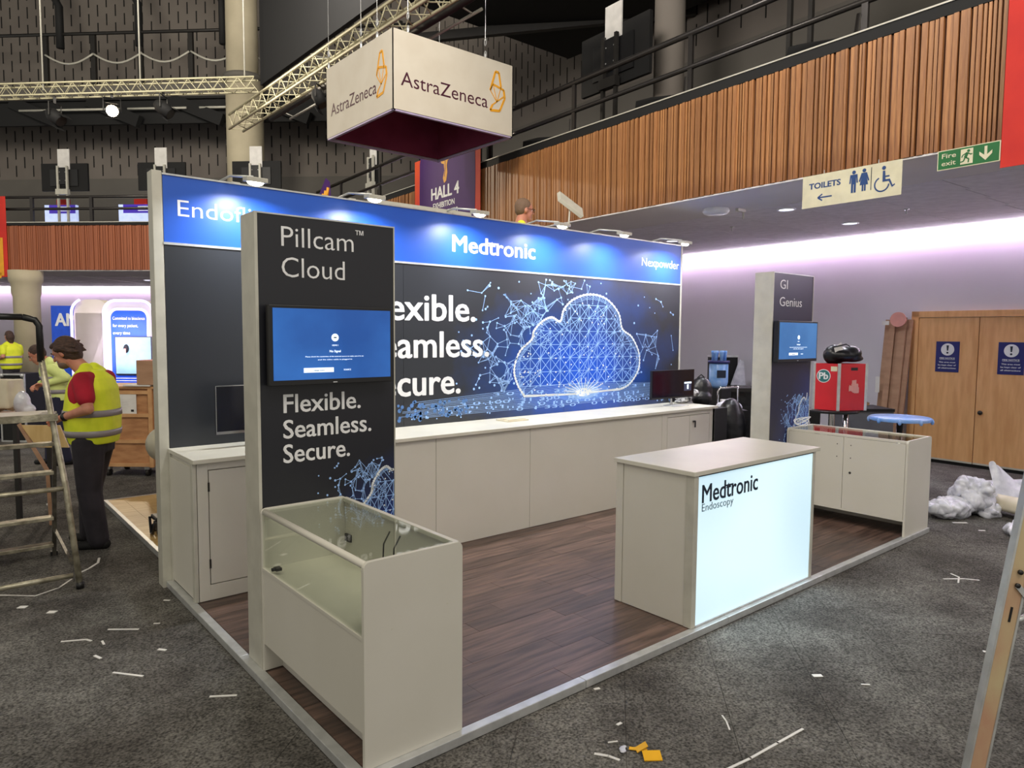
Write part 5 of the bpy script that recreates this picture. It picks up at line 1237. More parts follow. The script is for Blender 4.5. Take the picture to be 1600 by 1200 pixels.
# wooden crates on castors
def crate(c, r_, w_, d_, h_, label, paper=True):
    c = Vector(c); r_ = Vector(r_).normalized(); n_ = Vector((r_.y, -r_.x, 0)); z = Vector((0, 0, 1)); t = thing('wooden_crate', label, 'crate', tuple(c), 'wooden crates on castors')
    def ob(x, n, zz, hx, hn, hz, nm, mt, par=None): return MB().obox(c + r_ * x + n_ * n + z * zz, r_ * hx, n_ * hn, z * hz).build(nm, mt, par or t)
    z0 = .13
    ob(0, -d_ / 2, z0 + h_ / 2, w_ / 2 - .01, d_ / 2 - .01, h_ / 2 - .01, 'panel_body', 'crate'); ob(0, -d_ / 2, z0 + h_ + .012, w_ / 2 + .02, d_ / 2 + .02, .014, 'lid', 'cratef')
    for zz in (.03, h_ * .33, h_ * .66, h_ - .05): ob(0, .004, z0 + zz, w_ / 2 - .03, .012, .022, 'batten', 'cratef')
    for x in (-w_ / 2 + .025, w_ / 2 - .025): ob(x, .006, z0 + h_ / 2, .025, .014, h_ / 2, 'batten', 'cratef')
    for x in (-w_ / 2 + .12, w_ / 2 - .12):
        for n in (-.08, -d_ + .1):
            p_ = c + r_ * x + n_ * n; k_ = MB().tube([p_ + z * .055 - r_ * .018, p_ + z * .055 + r_ * .018], .052, 16).build('castor', 'dark', t, True); MB().obox(p_ + z * .11, r_ * .03, n_ * .04, z * .018).build('castor_plate', 'alu', k_)
    if paper:
        ob(.02, .010, z0 + h_ * .82 - .02, .15, .003, .125, 'paper_label', 'paper'); ob(-.08, .0135, z0 + h_ * .82 - .125, .03, .001, .008, 'label_print', 'black'); ob(.12, .0135, z0 + h_ * .82 - .10, .018, .001, .014, 'label_print', 'black')
        p_ = MB(); rr_ = random.Random(8)
        for k in range(4): p_.beam(c + r_ * (-.08 + k * .02) + n_ * .0138 + z * (z0 + h_ * .82 + .05 - k * .035), c + r_ * (.09) + n_ * .0138 + z * (z0 + h_ * .82 + .06 - k * .03), .001, .003)
        p_.build('handwriting', 'greyprint', t)
    return t
crate((.62, 7.42, 0), (.767, -.641, 0), .74, .6, 1.0, 'wooden crate on castors with white paper label, beside the man in red')
crate((1.28, 7.00, 0), (.767, -.641, 0), .70, .6, 1.0, 'second wooden crate on castors half hidden by the stand wall', False)
t = thing('cardboard_box', 'small pinkish cardboard box on top of the right crate', 'box', (.95, 6.9, 1.2))
MB().obox((.97, 7.28, 1.33), rt * .16, (.1, .12, 0), (0, 0, .15)).build('carton', 'card', t); MB().obox((.97, 7.28, 1.482), rt * .16, (.1, .12, 0), (0, 0, .003)).build('flap', 'pinkish', t)
t = thing('long_carton', 'flat pale carton lying on the crates behind the stand wall', 'box', (.8, 7.3, 1.158)); MB().obox((.84, 7.38, 1.168), rt * .17, (.1, .12, 0), (0, 0, .008)).build('carton', 'paper', t)
# far illuminated stand
fa = thing('illuminated_stand', 'far stand with blue panels, white arches and violet neon edges', 'exhibition stand', (1.2, 13.9, 0))
er = rt; eu = Vector((0, 0, 1)); en = -Vector((fw.x, fw.y, 0)).normalized()
def FA(a_, z, n=0): return Vector((.72, 14.23, 0)) + er * a_ + eu * z + en * n
def fbox(mb, a0, a1, z0, z1, n0, n1): return mb.obox(FA((a0 + a1) / 2, (z0 + z1) / 2, (n0 + n1) / 2), er * (a1 - a0) / 2, en * abs(n1 - n0) / 2, eu * (z1 - z0) / 2)
fbox(MB(), -.36, 1.1, .1, 2.36, -.6, -.5).build('blue_back_panel', 'amblue', fa)
text('AMGEN', 'white', fa, FA(-.27, 1.95, -.495), xd=er, cap=.25, width=1.1, bold=.03)
def arch(a0, a1, z1, r_, n=6):
    P = [(a0, .35)]
    for k in range(n + 1): t_ = PI - PI / 2 * k / n; P.append((a0 + r_ + r_ * math.cos(t_), z1 - r_ + r_ * math.sin(t_)))
    for k in range(n + 1): t_ = PI / 2 - PI / 2 * k / n; P.append((a1 - r_ + r_ * math.cos(t_), z1 - r_ + r_ * math.sin(t_)))
    return P + [(a1, .35)]
fbox(MB(), .45, 1.10, .0, 2.20, -.3, .0).build('cream_side_wall', 'offwhite', fa)
mb = MB(); mb.prism(arch(.42, 1.15, 2.47, .28), FA(0, 0, 0), er, eu, en * -.3); mb.build('cream_side_arch', 'offwhite', fa)
P = arch(1.06, 2.06, 2.46, .24); mb = MB(); mb.prism(P, FA(0, 0, .06), er, eu, en * -.2); mb.build('arch_block', 'lam', fa)
P2 = arch(1.20, 1.92, 2.26, .16); mb = MB(); mb.prism(P2, FA(0, 0, .075), er, eu, en * -.02); mb.build('blue_front_panel', 'amblue', fa)
for nm, PP, off in (('outer_neon', arch(1.07, 2.05, 2.45, .24, 8), .09), ('inner_neon', arch(1.17, 1.95, 2.28, .17, 8), .09), ('side_neon', arch(.40, 1.2, 2.48, .28, 8)[:8], .04)):
    MB().tube([FA(p_[0], p_[1], off) for p_ in PP], .026, 8).build(nm, 'neon', fa, True)
for i, (tx, wd) in enumerate((('Committed to bioscience', .64), ('for every patient,', .50), ('every time', .34))): text(tx, 'white', fa, FA(1.24, 2.07 - i * .145, .08), xd=er, cap=.062, width=wd)
for i in range(3): fbox(MB(), 1.26, 1.26 + (.50, .56, .42)[i], .90 - i * .05, .915 - i * .05, .078, .081).build('fine_text_line', 'greyprint', fa)
l_ = bpy.data.lights.new('neon_glow', 'AREA'); l_.energy = 18; l_.size = 1.0; l_.color = (.8, .7, 1)
lo = bpy.data.objects.new('neon_glow', l_); COL.objects.link(lo); lo.location = FA(1.5, 1.6, .5); lo.rotation_euler = (-en).to_track_quat('-Z', 'Y').to_euler()
t = thing('advert_screen', 'pale lit screen on the far illuminated stand', 'screen', tuple(FA(1.62, 1.0, .1)))
fbox(MB(), 1.29, 2.02, .98, 1.74, .08, .12).build('housing', 'black', t); fbox(MB(), 1.305, 2.005, 1.0, 1.725, .12, .125).build('display', 'tvl', t)
mb = MB(); mb.ell(FA(1.52, 1.50, .126), .055, .055, .085, 12, 8); mb.build('dark_hair_print', 'blackm', t).scale = (1, 1, 1)
fbox(MB(), 1.50, 1.54, 1.38, 1.5, .18, .185).build('face_print', 'skin', t); 
for b_ in bpy.data.objects: pass
# flight cases and clutter
def flight(c, w_, d_, h_, label):
    c = Vector(c); t = thing('flight_case', label, 'flight case', tuple(c), 'black flight cases at far left'); r_ = rt; n_ = en; z = eu
    MB().obox(c + z * h_ / 2, r_ * w_ / 2, n_ * d_ / 2, z * h_ / 2).build('case_body', 'blackm', t)
    for x in (-1, 1):
        MB().obox(c + r_ * x * w_ / 2 + n_ * d_ / 2 + z * h_ / 2, r_ * .012, n_ * .012, z * h_ / 2).build('metal_edge', 'alu', t)
        mb = MB(); mb.ell(c + r_ * x * (w_ / 2 - .03) + n_ * d_ / 2 + z * (h_ - .03), .035, .035, .035, 10, 6); mb.build('ball_corner', 'alu', t, True)
    for zz in (.01, h_ * .45, h_ - .01): MB().obox(c + n_ * d_ / 2 + z * zz, r_ * w_ / 2, n_ * .014, z * .012).build('metal_edge', 'alu', t)
    MB().obox(c + n_ * (d_ / 2 + .004) + z * h_ * .75, r_ * .08, n_ * .008, z * .05).build('recessed_handle', 'alu', t)
flight((-.02, 11.9, 0), .40, .5, 1.13, 'black flight case with metal edges left of the person in pale vest'); flight((-.50, 12.4, 0), .40, .5, 1.10, 'black flight case with metal edges at the far left photo edge')
t = thing('refuse_bin', 'dark square bin beside far column', 'bin', (.75, 15.3, 0)); MB().prism([(-.2, 0), (.2, 0), (.24, 1.25), (-.24, 1.25)], (.85, 15.4, 0), rt, (0, 0, 1), (.2, .3, 0)).build('bin_body', 'dark', t); MB().obox((.95, 15.55, 1.27), rt * .26, (.12, .18, 0), (0, 0, .02)).build('bin_lid', 'dark', t)
t = thing('wrapped_bundle', 'cream wrapped bundle and clear polythene on a board at far left', 'bundle', (-.6, 6.1, 0))
mb = MB(); mb.ell((-.80, 6.25, 1.18), .22, .2, .17, 16, 10); mb.ell((-.62, 6.1, 1.2), .12, .12, .16, 14, 8); mb.obox((-.72, 6.15, 1.22), rt * .17, (.08, .1, 0), (0, 0, .14)); organic(mb, 'wrap', 'plasticg', t, .02, 3)
mb = MB(); mb.ell((-.55, 6.02, 1.13), .08, .08, .12, 12, 8); mb.ell((-.50, 6.0, 1.06), .07, .06, .06, 12, 8); organic(mb, 'polythene', 'plasticw', t, .014, 2)
t2 = thing('work_table', 'table with timber top behind the left ladder', 'table', (-.7, 6.1, 0)); MB().obox((-.78, 6.2, .995), rt * .45, Vector((.192, .23, 0)), (0, 0, .015)).build('table_top', 'card', t2)
for q in (-.4, .4):
    for k in (-.8, .8): MB().obox(Vector((-.78, 6.2, .49)) + rt * q + Vector((.192, .23, 0)) * k, rt * .02, (.012, .015, 0), (0, 0, .49)).build('leg', 'dark', t2)
t = thing('loose_board', 'pale timber framed board leaning behind the left ladder', 'board', (-.45, 5.4, 0))
MB().prism([(-.20, .16), (.16, .16), (.24, -.05), (-.06, -.05)], (-.45, 5.4, .80), rt, (0, 0, 1), (.01, .012, 0)).build('board', 'lwood', t)
MB().beam(Vector((-.45, 5.4, .80)) + rt * -.22 + eu * .17, Vector((-.45, 5.4, .80)) + rt * .03 - eu * .27, .02, .03).build('frame', 'card', t); MB().beam(Vector((-.45, 5.41, .53)) + rt * .03, Vector((-.45, 5.42, 0.0)) + rt * .05, .03, .03).build('prop', 'card', t)

# ------------------------------------------------------------------ right background: bar tables, box, cooler, bins
def bartable(c, h_, r_, label, mt, pole=True, grp='round bar tables right of the stand'):
    t = thing('bar_table', label, 'table', (c[0], c[1], 0), grp); cc = (c[0], c[1], 0)
    MB().lathe([(r_ - .01, h_ - .03), (r_, h_ - .02), (r_, h_ - .005), (r_ - .006, h_)], cc, 36).build('table_top', mt, t, True)
    MB().lathe([(.035, .03), (.035, h_ - .03)], cc, 18).build('pole', 'chrome', t, True); MB().lathe([(.22, 0), (.22, .012), (.05, .03)], cc, 28).build('base', 'chrome', t, True); return t
tb = bartable((6.93, 1.45), .985, .30, 'round black bar table under the red box', 'black')
for o in tb.children: smooth_angle(o)
tb = bartable((6.96, .70), .955, .30, 'round bar table covered in blue film', 'black')
mb = MB(); mb.lathe([(.305, .925), (.315, .955), (.30, .965), (.1, .972), (.001, .97)], (6.96, .70, 0), 36, cap=False)
for k in range(9): a_ = k * .7; mb.ell((6.96 + .31 * math.cos(a_), .70 + .31 * math.sin(a_), .93), .02, .02, .03, 8, 6)
o = mb.build('blue_film_cover', 'bluefilm', smooth=True); tag(o, 'crinkled blue film stretched over the right bar table', 'cover')
tb = bartable((7.95, 1.75), .985, .27, 'round glass topped bar table behind the red box', 'black')
MB().lathe([(.272, .965), (.275, .99), (.25, 1.0)], (7.95, 1.75, 0), 36, cap=False).build('table_rim', 'chrome', tb, True)
t = thing('small_bottle', 'small bottle and cup standing on rear bar table', 'bottle', (7.9, 1.9, .985)); MB().lathe([(.03, 0), (.03, .09), (.012, .12), (.012, .15)], (7.86, 1.86, .985), 14).build('glass_body', 'glass', t, True); MB().lathe([(.014, .0), (.014, .02)], (7.86, 1.86, 1.135), 10).build('cap', 'black', t)
# red folding box
rbx = thing('red_display_box', 'red panelled box with Pb roundel standing on a bar table', 'box', (6.93, 1.45, .985))
# corner towards the camera
co_ = Vector((6.80, 1.22, 0)); e1 = Vector((-.50, .62, 0)).normalized() * .30; e2 = Vector((.80, -.12, 0)).normalized() * .30
c0 = Vector((6.76, 1.30, 0)); L_ = c0 + Vector((-.03, .27, 0)); R_ = c0 + Vector((.33, -.16, 0)); B_ = L_ + (R_ - c0)
h0, h1 = .991, 1.53
for (p_, q_, nm) in ((c0, L_, 'left_panel'), (c0, R_, 'right_panel'), (L_, B_, 'back_panel'), (R_, B_, 'back_panel')):
    d_ = (q_ - p_).normalized(); n_ = Vector((d_.y, -d_.x, 0)); MB().obox((p_ + q_) / 2 + eu * (h0 + h1) / 2, (q_ - p_) / 2, n_ * .006, eu * (h1 - h0) / 2).build(nm, 'redlam', rbx)
for p_ in (c0, L_, R_): MB().obox(p_ + eu * (h0 + h1) / 2, rt * .016, en * .012, eu * ((h1 - h0) / 2 + .004)).build('corner_profile', 'alu', rbx, bev=.002)
dl = (c0 - L_).normalized(); nl = Vector((dl.y, -dl.x, 0)); nl = nl if nl.dot(en) > 0 else -nl
dr_ = (R_ - c0).normalized(); nr = Vector((dr_.y, -dr_.x, 0)); nr = nr if nr.dot(en) > 0 else -nr
cl_ = L_ * .62 + c0 * .38 + nl * .0065; mb = MB(); dot2(mb, (0, 0), .078, cl_ + eu * 1.385, dl, (0, 0, 1), nl, 24); mb.build('roundel_rim', 'white', rbx)
mb = MB(); dot2(mb, (0, 0), .070, cl_ + eu * 1.385 + nl * .002, dl, (0, 0, 1), nl, 24); mb.build('roundel', mat('roundel_teal', (40, 112, 110), .5), rbx)
text('Pb', 'white', rbx, cl_ + eu * 1.35 + nl * .0045, xd=dl, cap=.075, width=.10, align='CENTER', bold=.03)
MB().obox(c0 + dl * -.055 + nl * .008 + eu * 1.47, dl * .035, nl * .001, eu * .028).build('paper_label', 'cream', rbx)
MB().obox(c0 + dr_ * .20 + nr * .007 + eu * 1.47, dr_ * .045, nr * .001, eu * .017).build('hand_hole', 'black', rbx)
mb = MB(); rr = random.Random(9)
for k in range(9): mb.obox(c0 + dr_ * (.20 + rr.uniform(-.05, .05)) + nr * (.007 + .0004 * k) + eu * (1.27 + rr.uniform(-.05, .05)), (dr_ * .03 + eu * rr.uniform(-.02, .02)), nr * .0004, eu * .03)
mb.build('torn_sticker', 'pinkish', rbx)
t = thing('black_bag', 'soft black bag lying on top of the red box', 'bag', (6.95, 1.4, 1.53))
mb = MB(); c_ = (L_ + R_) / 2 + eu * .03; mb.ell(c_ + eu * 1.60, .19, .15, .085, 18, 10, Matrix((rt, -en, eu)).transposed()); mb.ell(c_ + rt * .10 + eu * 1.62, .13, .13, .09, 16, 10, Matrix((rt, -en, eu)).transposed()); mb.ell(c_ - rt * .08 + eu * 1.60, .13, .10, .12, 14, 10, Matrix((rt, -en, eu)).transposed()); mb.ell(c_ + rt * .12 + eu * 1.56, .14, .1, .045, 12, 8, Matrix((rt, -en, eu)).transposed())
organic(mb, 'bag_body', 'bag', t, .012, 2); MB().obox(c_ - rt * .08 + eu * 1.67 + en * .10, rt * .04 + eu * .03, en * .002, eu * .045 + rt * -.012).build('white_tag', 'paper', t)
MB().tube([c_ + en * .10 - rt * .14 + eu * 1.69, c_ + en * .11 + rt * .0 + eu * 1.725, c_ + en * .1 + rt * .05 + eu * 1.70], .008, 6).build('strap', 'black', t)
# pale cable bundle at the totem corner of the right showcase
t = thing('cable_bundle', 'coiled white cable at left rear corner of the right showcase', 'cable', (5.6, 1.15, .93))
for k in range(4): MB().tube([(5.50 + .10 * math.cos(a_) + .02 * k, 1.08 + .05 * math.sin(a_), .945 + .05 * (1 + math.sin(a_ + k)) * .6 + .008 * k) for a_ in [2 * PI * q / 16 for q in range(16)]], .0045, 5, closed=True).build('cable_loop', 'white', t, True)
# dark cases below tables
t = thing('black_case', 'black case with clear wrap under the bar tables', 'case', (7.6, 1.9, 0)); MB().obox((7.75, 2.45, .42), rt * .35, Vector((.15, .18, 0)), (0, 0, .42)).build('case_body', 'blackm', t)
mb = MB(); mb.ell(Vector((7.55, 2.3, .86)), .24, .18, .12, 14, 8); mb.ell(Vector((7.5, 2.2, .7)), .22, .18, .12, 14, 8); organic(mb, 'clear_wrap', 'plasticw', t, .02, 2)
t = thing('grey_case', 'grey case with dark lid behind the blue table', 'case', (8.6, 1.3, 0)); MB().obox((9.0, 2.0, .40), rt * .30, Vector((.18, .22, 0)), (0, 0, .40)).build('case_body', mat('case_grey', (92, 94, 100), .6), t); MB().obox((9.0, 2.0, .82), rt * .31, Vector((.19, .23, 0)), (0, 0, .02)).build('case_lid', 'blackm', t)
# cardboard leaning on wall
t = thing('cardboard_stack', 'tall folded cardboard leaning on wall left of the oak doors', 'cardboard', (9.3, 1.6, 0))
rr = random.Random(6)
for i in range(5):
    a0 = 1.80 + i * .075; top = RW(a0, .10 + .05 * (i % 2), 2.16 - .03 * abs(i - 2)); bot = RW(a0 + .04, .30 + .04 * (i % 2), .0)
    MB().beam(bot, top, .03, .085 + .015 * (i % 3), (0, 1, 0)).build('folded_sheet', 'card', t)
mb = MB(); p_ = RW(1.92, .22, 2.10); mb.tube([p_, p_ - Vector((.03, 0, 0))], .11, 28); mb.build('round_end_cap', 'pinkish', t)
MB().obox(RW(2.13, .36, 1.12), (.002, 0, 0), (0, .03, 0), (0, 0, .12)).build('white_label', 'paper', t); MB().obox(RW(2.10, .24, 2.05), (.002, 0, 0), (0, .05, 0), (0, 0, .03)).build('white_label', 'paper', t)
# water cooler
t = thing('water_cooler', 'water cooler with large blue bottle near the right wall', 'water cooler', (8.53, 4.07, 0))
MB().box(8.38, 8.68, 3.92, 4.22, 0, 1.0).build('cabinet', 'black', t, bev=.02)
MB().lathe([(.10, 1.0), (.14, 1.05), (.15, 1.10), (.15, 1.38), (.135, 1.40)], (8.53, 4.07, 0), 24).build('bottle', 'water', t, True)
MB().lathe([(.17, 1.40), (.17, 1.44)], (8.53, 4.07, 0), 24).build('bottle_tray', mat('dark_blue_plastic', (40, 44, 110), .4), t, True)
for k in range(6):
    a_ = k * PI / 3; MB().lathe([(.028, 1.44), (.03, 1.54), (.035, 1.56), (.034, 1.60)], (8.53 + .09 * math.cos(a_), 4.07 + .09 * math.sin(a_), 0), 10).build('small_bottle', 'water', t, True)
MB().obox(Vector((8.53, 4.07, 1.23)) + en * .152, rt * .07, en * .002, eu * .06).build('bottle_label', 'navyprint', t)
t = thing('wheelie_bin', 'tall black wheeled bin between the cooler and the totem', 'bin', (9.15, 4.0, 0)); MB().prism([(-.24, .12), (.24, .12), (.29, .93), (-.29, .93)], Vector((9.15, 4.05, 0)) + en * .2, rt, (0, 0, 1), -en * .5).build('bin_body', 'bag', t)
MB().obox(Vector((9.15, 4.05, .96)), rt * .31, en * .3, eu * .03).build('bin_lid', 'dark', t)
for q in (-.2, .2): MB().tube([Vector((9.15, 4.05, .09)) + rt * q - en * .26, Vector((9.15, 4.05, .09)) + rt * (q + .05) - en * .26], .09, 16).build('wheel', 'blackm', t, True)
t = thing('black_panel_case', 'upright black case behind the wheeled bin with draped white plastic', 'case', (9.45, 4.4, 0)); MB().obox((9.62, 4.72, .73), rt * .24, Vector((.06, .07, 0)), (0, 0, .73)).build('case_body', 'blackm', t); MB().obox((9.62, 4.72, 1.475), rt * .25, Vector((.07, .08, 0)), (0, 0, .015)).build('metal_edge', 'alu', t)
mb = MB(); mb.prism([(.06, 0), (.30, 0), (.26, .42), (.20, .44)], Vector((9.48, 4.50, .98)), rt, (0, 0, 1), (.04, .05, 0)); mb.build('draped_plastic', 'plasticw', t)
MB().obox(Vector((9.53, 4.60, 1.10)) - rt * .17, rt * .05, en * .03, eu * .05).build('latch', 'alu', t)
t = thing('trolley', 'small trolley with chrome hoop handle and white sack behind the counter end', 'trolley', (7.4, 3.2, 0))
p0 = Vector((7.48, 3.20, 0)); MB().tube([p0 - rt * .15 + eu * .80, p0 - rt * .15 + eu * 1.05, p0 - rt * .12 + eu * 1.10, p0 + rt * .13 + eu * 1.12, p0 + rt * .14 + eu * .80], .014, 8).build('hoop_handle', 'chrome', t, True)
MB().obox(p0 + eu * .40 + rt * .02, rt * .20, en * .2, eu * .40).build('tub', 'bag', t); 
mb = MB(); mb.ell(p0 - rt * .02 + eu * .84 + en * .1, .19, .16, .09, 14, 8, Matrix((rt, -en, eu)).transposed()); mb.ell(p0 - rt * .15 + eu * .70 + en * .14, .10, .10, .16, 12, 8, Matrix((rt, -en, eu)).transposed()); organic(mb, 'white_sack', 'plasticw', t, .014, 2)
MB().obox(p0 + eu * .92, rt * .10, en * .05, eu * .015).build('tray', 'paper', t)
mb = MB(); p0 = Vector((6.95, 3.1, 0)); mb.ell(p0 + eu * .55 + rt * .25, .22, .18, .5, 14, 10, Matrix((rt, -en, eu)).transposed()); o = organic(mb, 'refuse_sack', 'bag', None, .02, 2); tag(o, 'full black refuse sack at floor behind the right end of the counter', 'sack'); o.location.z = -.05
t = thing('rucksack', 'black rucksack standing behind the right end monitor', 'bag', (6.33, 2.75, .9))
pr = Vector((6.33, 2.86, 0)); o = MB().obox((6.33, 2.90, .46), (.30, 0, 0), (0, .24, 0), (0, 0, .46)).build('storage_bin', 'blackm'); tag(o, 'black storage bin beyond the right end of the counter', 'bin')
mb = MB(); mb.ell(pr + eu * 1.13, .15, .11, .19, 16, 10, Matrix((rt, -en, eu)).transposed()); mb.ell(pr + eu * 1.04 + en * .06, .13, .09, .11, 14, 8, Matrix((rt, -en, eu)).transposed()); organic(mb, 'bag_body', 'bag', t, .012, 2)
MB().tube([pr - rt * .05 + eu * 1.30, pr + eu * 1.345, pr + rt * .05 + eu * 1.30], .009, 6).build('grab_handle', 'black', t, True)
M['scarf'] = mat('patterned_cloth', (224, 222, 220), .8, col2=(40, 40, 46), nscale=26, bump=.5)
mb = MB(); rr = random.Random(12)
for k in range(9): mb.ell((5.98 + rr.uniform(-.10, .10), 2.80 + rr.uniform(-.04, .08), 1.05 + rr.uniform(-.02, .10)), .07, .06, .05, 10, 8)
mb.ell((5.86, 2.80, 1.035), .14, .06, .022, 12, 8); o = organic(mb, 'patterned_scarf', 'scarf', None, .012, 1); tag(o, 'crumpled black and white cloth at right end of the long counter', 'cloth')

# ------------------------------------------------------------------ plastic wrap on the floor at right
def crumple(name, label, cat, blobs, mt, vox=.02, seed=1):
    mb = MB(); rr_ = random.Random(seed)
    for (c_, r3) in blobs:
        mb.ell(c_, *r3, 16, 10)
        for k in range(5):
            p_ = Vector(c_) + Vector((rr_.uniform(-1, 1) * r3[0] * .7, rr_.uniform(-1, 1) * r3[1] * .7, rr_.uniform(-.2, .8) * r3[2])); mb.ell(p_, r3[0] * .4, r3[1] * .4, r3[2] * .4, 10, 6)
    o = organic(mb, name, mt, None, vox, 1); 
    tx = bpy.data.textures.new(name + '_folds', 'CLOUDS'); tx.noise_scale = .10; ds = o.modifiers.new('folds', 'DISPLACE'); ds.texture = tx; ds.strength = .10; ds.mid_level = .5
    ty = bpy.data.textures.new(name + '_creases', 'VORONOI'); ty.noise_scale = .07; d2 = o.modifiers.new('creases', 'DISPLACE'); d2.texture = ty; d2.strength = .045; d2.mid_level = .3
    tag(o, label, cat); return o
crumple('polythene_heap', 'crumpled clear polythene heap right of the end showcase', 'plastic wrap', [((6.80, .10, .09), (.30, .16, .10)), ((7.15, .02, .17), (.28, .2, .18)), ((7.38, .08, .10), (.14, .16, .11)), ((7.08, -.16, .05), (.12, .1, .06))], 'plasticw', .013, 3)
crumple('polythene_sheet', 'crumpled clear polythene piece nearest the right ladder', 'plastic wrap', [((6.55, -.62, .05), (.22, .16, .06)), ((6.8, -.7, .06), (.25, .15, .07))], 'plasticw', .013, 5)
t = thing('paper_roll', 'unrolled cream and white paper sheet with a curled hollow end on the floor', 'paper', (7.2, -.35, 0))
mb = MB(); N_ = 14; rows = []
for j in range(7):
    u = j / 6; base = Vector((7.35, -.18, 0)) + Vector((-.42, -.50, 0)) * u * .9 ; rows.append(base)
vs = []
axis = Vector((-.35, -.75, 0)).normalized(); sidev = Vector((axis.y, -axis.x, 0))
for j in range(9):
    u = j / 8; rr0 = .10 + .03 * u
    for i in range(N_):
        a_ = -.3 + 4.2 * i / (N_ - 1); vs.append(Vector((7.30, -.12, .11)) + axis * (u * .62) + sidev * math.cos(a_) * (rr0 + .05 * i / N_) + eu * math.sin(a_) * (rr0))
mb.add(vs, [(j * N_ + i, j * N_ + i + 1, (j + 1) * N_ + i + 1, (j + 1) * N_ + i) for j in range(8) for i in range(N_ - 1)])
o = mb.build('curled_sheet', 'plasticg', t, True); s_ = o.modifiers.new('solid', 'SOLIDIFY'); s_.thickness = .004
vs = []
for j in range(7):
    u = j / 6
    for i in range(7):
        v = i / 6; ww = (.07 + .30 * u); vs.append(Vector((7.72, .02, 0)) + rt * ((v - .5) * ww * 1.4 + u * .22) + Vector((-.20, -.16, 0)) * u * 1.2 + eu * (.42 * (1 - u) ** 1.4 + .05 + .03 * math.sin(v * 6 + u * 3)) - Vector((fw.x, fw.y, 0)) * .06 * math.sin(v * PI))
mb = MB().add(vs, [(j * 7 + i, j * 7 + i + 1, (j + 1) * 7 + i + 1, (j + 1) * 7 + i) for j in range(6) for i in range(6)])
o = mb.build('upright_flap', 'plasticw', t, True); s_ = o.modifiers.new('solid', 'SOLIDIFY'); s_.thickness = .004; b_ = o.modifiers.new('sub', 'SUBSURF'); b_.levels = 1
o = MB().tube([(7.95, .12, .11), (9.2, -.60, .11)], .11, 20).build('foam_roll', 'plasticw', smooth=True); smooth_angle(o); tag(o, 'long white roll lying on the carpet before the oak doors', 'roll')

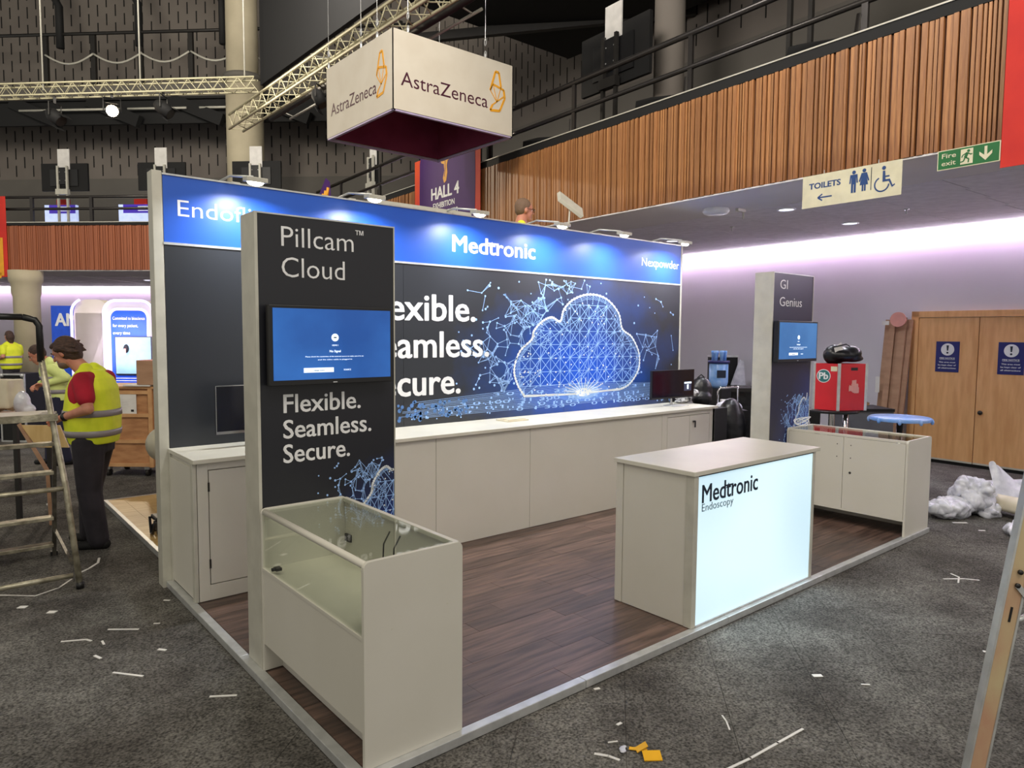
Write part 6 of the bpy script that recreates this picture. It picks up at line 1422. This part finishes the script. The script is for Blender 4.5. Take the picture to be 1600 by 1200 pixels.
# ------------------------------------------------------------------ litter strips on the carpet
def litter(pts, wd, label, mt='paper', cat='offcut', z=.007):
    pts = [Vector((p_[0], p_[1], z)) for p_ in pts]; mb = MB(); h = .0015
    for i in range(len(pts) - 1):
        mb.beam(pts[i], pts[i + 1] + (pts[i + 1] - pts[i]) * .05, wd, h * 2)
    o = mb.build('paper_offcut', mt); tag(o, label, cat, 'pale offcuts scattered on the carpet'); return o
LI = [
    ([(1.24, -.85), (1.42, -.875), (1.62, -.89), (1.815, -.905)], .012, 'longest white strip on carpet at bottom, left of the right ladder foot'),
    ([(1.16, -.86), (1.21, -.82)], .010, 'short white strip at bottom edge beside the longest one'),
    ([(1.63, -.597), (1.60, -.64), (1.55, -.69)], .008, 'thin curved strip above the longest white strip'),
    ([(2.36, -.68), (2.40, -.71)], .028, 'small torn white scrap in front of the glowing counter'),
    ([(2.47, -.89), (2.50, -.92)], .010, 'tiny sliver right of the torn white scrap'),
    ([(4.80, -.55), (4.76, -.62), (4.62, -.66)], .012, 'curved strand of the crossed offcuts right of the glowing counter'),
    ([(4.62, -.56), (4.75, -.66), (4.80, -.74)], .014, 'straight strand of the crossed offcuts right of the glowing counter'),
    ([(3.43, -1.17), (3.46, -1.21)], .020, 'small white scrap beside the right ladder rail'),
    ([(6.50, -.01), (6.60, -.10)], .03, 'white strip on carpet right of the end showcase'),
    ([(6.38, -.27), (6.42, -.31)], .02, 'tiny white scrap below the clear polythene'),
    ([(.92, -.42), (.955, -.47), (.97, -.52)], .014, 'curved white sliver left of the yellow piece'),
    ([(1.03, -.40), (1.07, -.42)], .008, 'tiny white sliver above the yellow piece'),
    ([(1.17, -.33), (1.20, -.33)], .014, 'tiny square scrap above yellow piece, by the platform edge'),
    ([(1.33, -.03), (1.36, -.04)], .016, 'small scrap touching the front platform edge'),
    ([(-.235, 1.15), (-.13, 1.08)], .014, 'short white strip nearest the left platform edge'),
    ([(-.56, 1.74), (-.45, 1.60)], .014, 'slanting white strip in the middle of left carpet'),
    ([(-.47, 2.38), (-.33, 2.27)], .014, 'white strip on left carpet, upper middle'),
    ([(-.72, 2.36), (-.60, 2.30), (-.58, 2.26)], .014, 'bent white strip on left carpet, leftmost'),
    ([(-.53, 2.22), (-.53, 2.16)], .012, 'tiny upright sliver between the bent strip and its right neighbour'),
    ([(-.60, 2.03), (-.58, 1.97)], .016, 'small white scrap below the tiny upright sliver'),
    ([(-.30, 1.89), (-.27, 1.85)], .018, 'small white curl close to the left platform edge'),
    ([(-.23, 2.30), (-.20, 2.28)], .012, 'tiny scrap right of the upper strip'),
    ([(-.08, 2.68), (-.05, 2.65)], .014, 'tiny scrap beside the left platform edge'),
    ([(-.25, 3.98), (-.28, 3.85), (-.36, 3.74), (-.42, 3.68)], .018, 'white ribbon offcut in front of the man in red'),
    ([(-.50, 3.55), (-.60, 3.40), (-.75, 3.32), (-.95, 3.50)], .012, 'long white ribbon tangled under the left ladder'),
    ([(-.86, 3.15), (-.82, 3.12)], .04, 'white crumb left of the ladder foot'),
    ([(-.72, 2.93), (-.68, 2.90)], .04, 'white crumb below the ladder foot'),
]
for p_, wd, lb in LI: litter(p_, wd, lb)
o = MB().prism([(0, 0), (.02, -.03), (.05, 0), (.03, .02)], (-.35, 6.3, .004), (1, 0, 0), (0, 1, 0), (0, 0, .02)).build('paper_scrap', 'paper'); tag(o, 'crumpled white scrap on the carpet behind the left ladder', 'offcut')
t = thing('yellow_tag', 'bent yellow plastic piece with clear wrap on the carpet at bottom', 'plastic piece', (1.1, -.58, .005))
MB().obox((1.095, -.60, .016), (.032, -.024, 0), (.014, .019, .008), (0, 0, .002)).build('wide_end', 'yellow', t); MB().obox((1.10, -.535, .022), (.024, -.010, .01), (.010, .016, 0), (0, 0, .002)).build('folded_middle', 'yellow', t)
MB().beam((1.065, -.495, .012), (1.11, -.56, .016), .02, .003).build('narrow_strip', 'yellow', t)
mb = MB(); mb.ell((1.045, -.475, .012), .026, .012, .007, 10, 6); mb.ell((1.03, -.49, .011), .018, .014, .006, 10, 6); organic(mb, 'clear_wrap', 'plasticw', t, .005, 1)
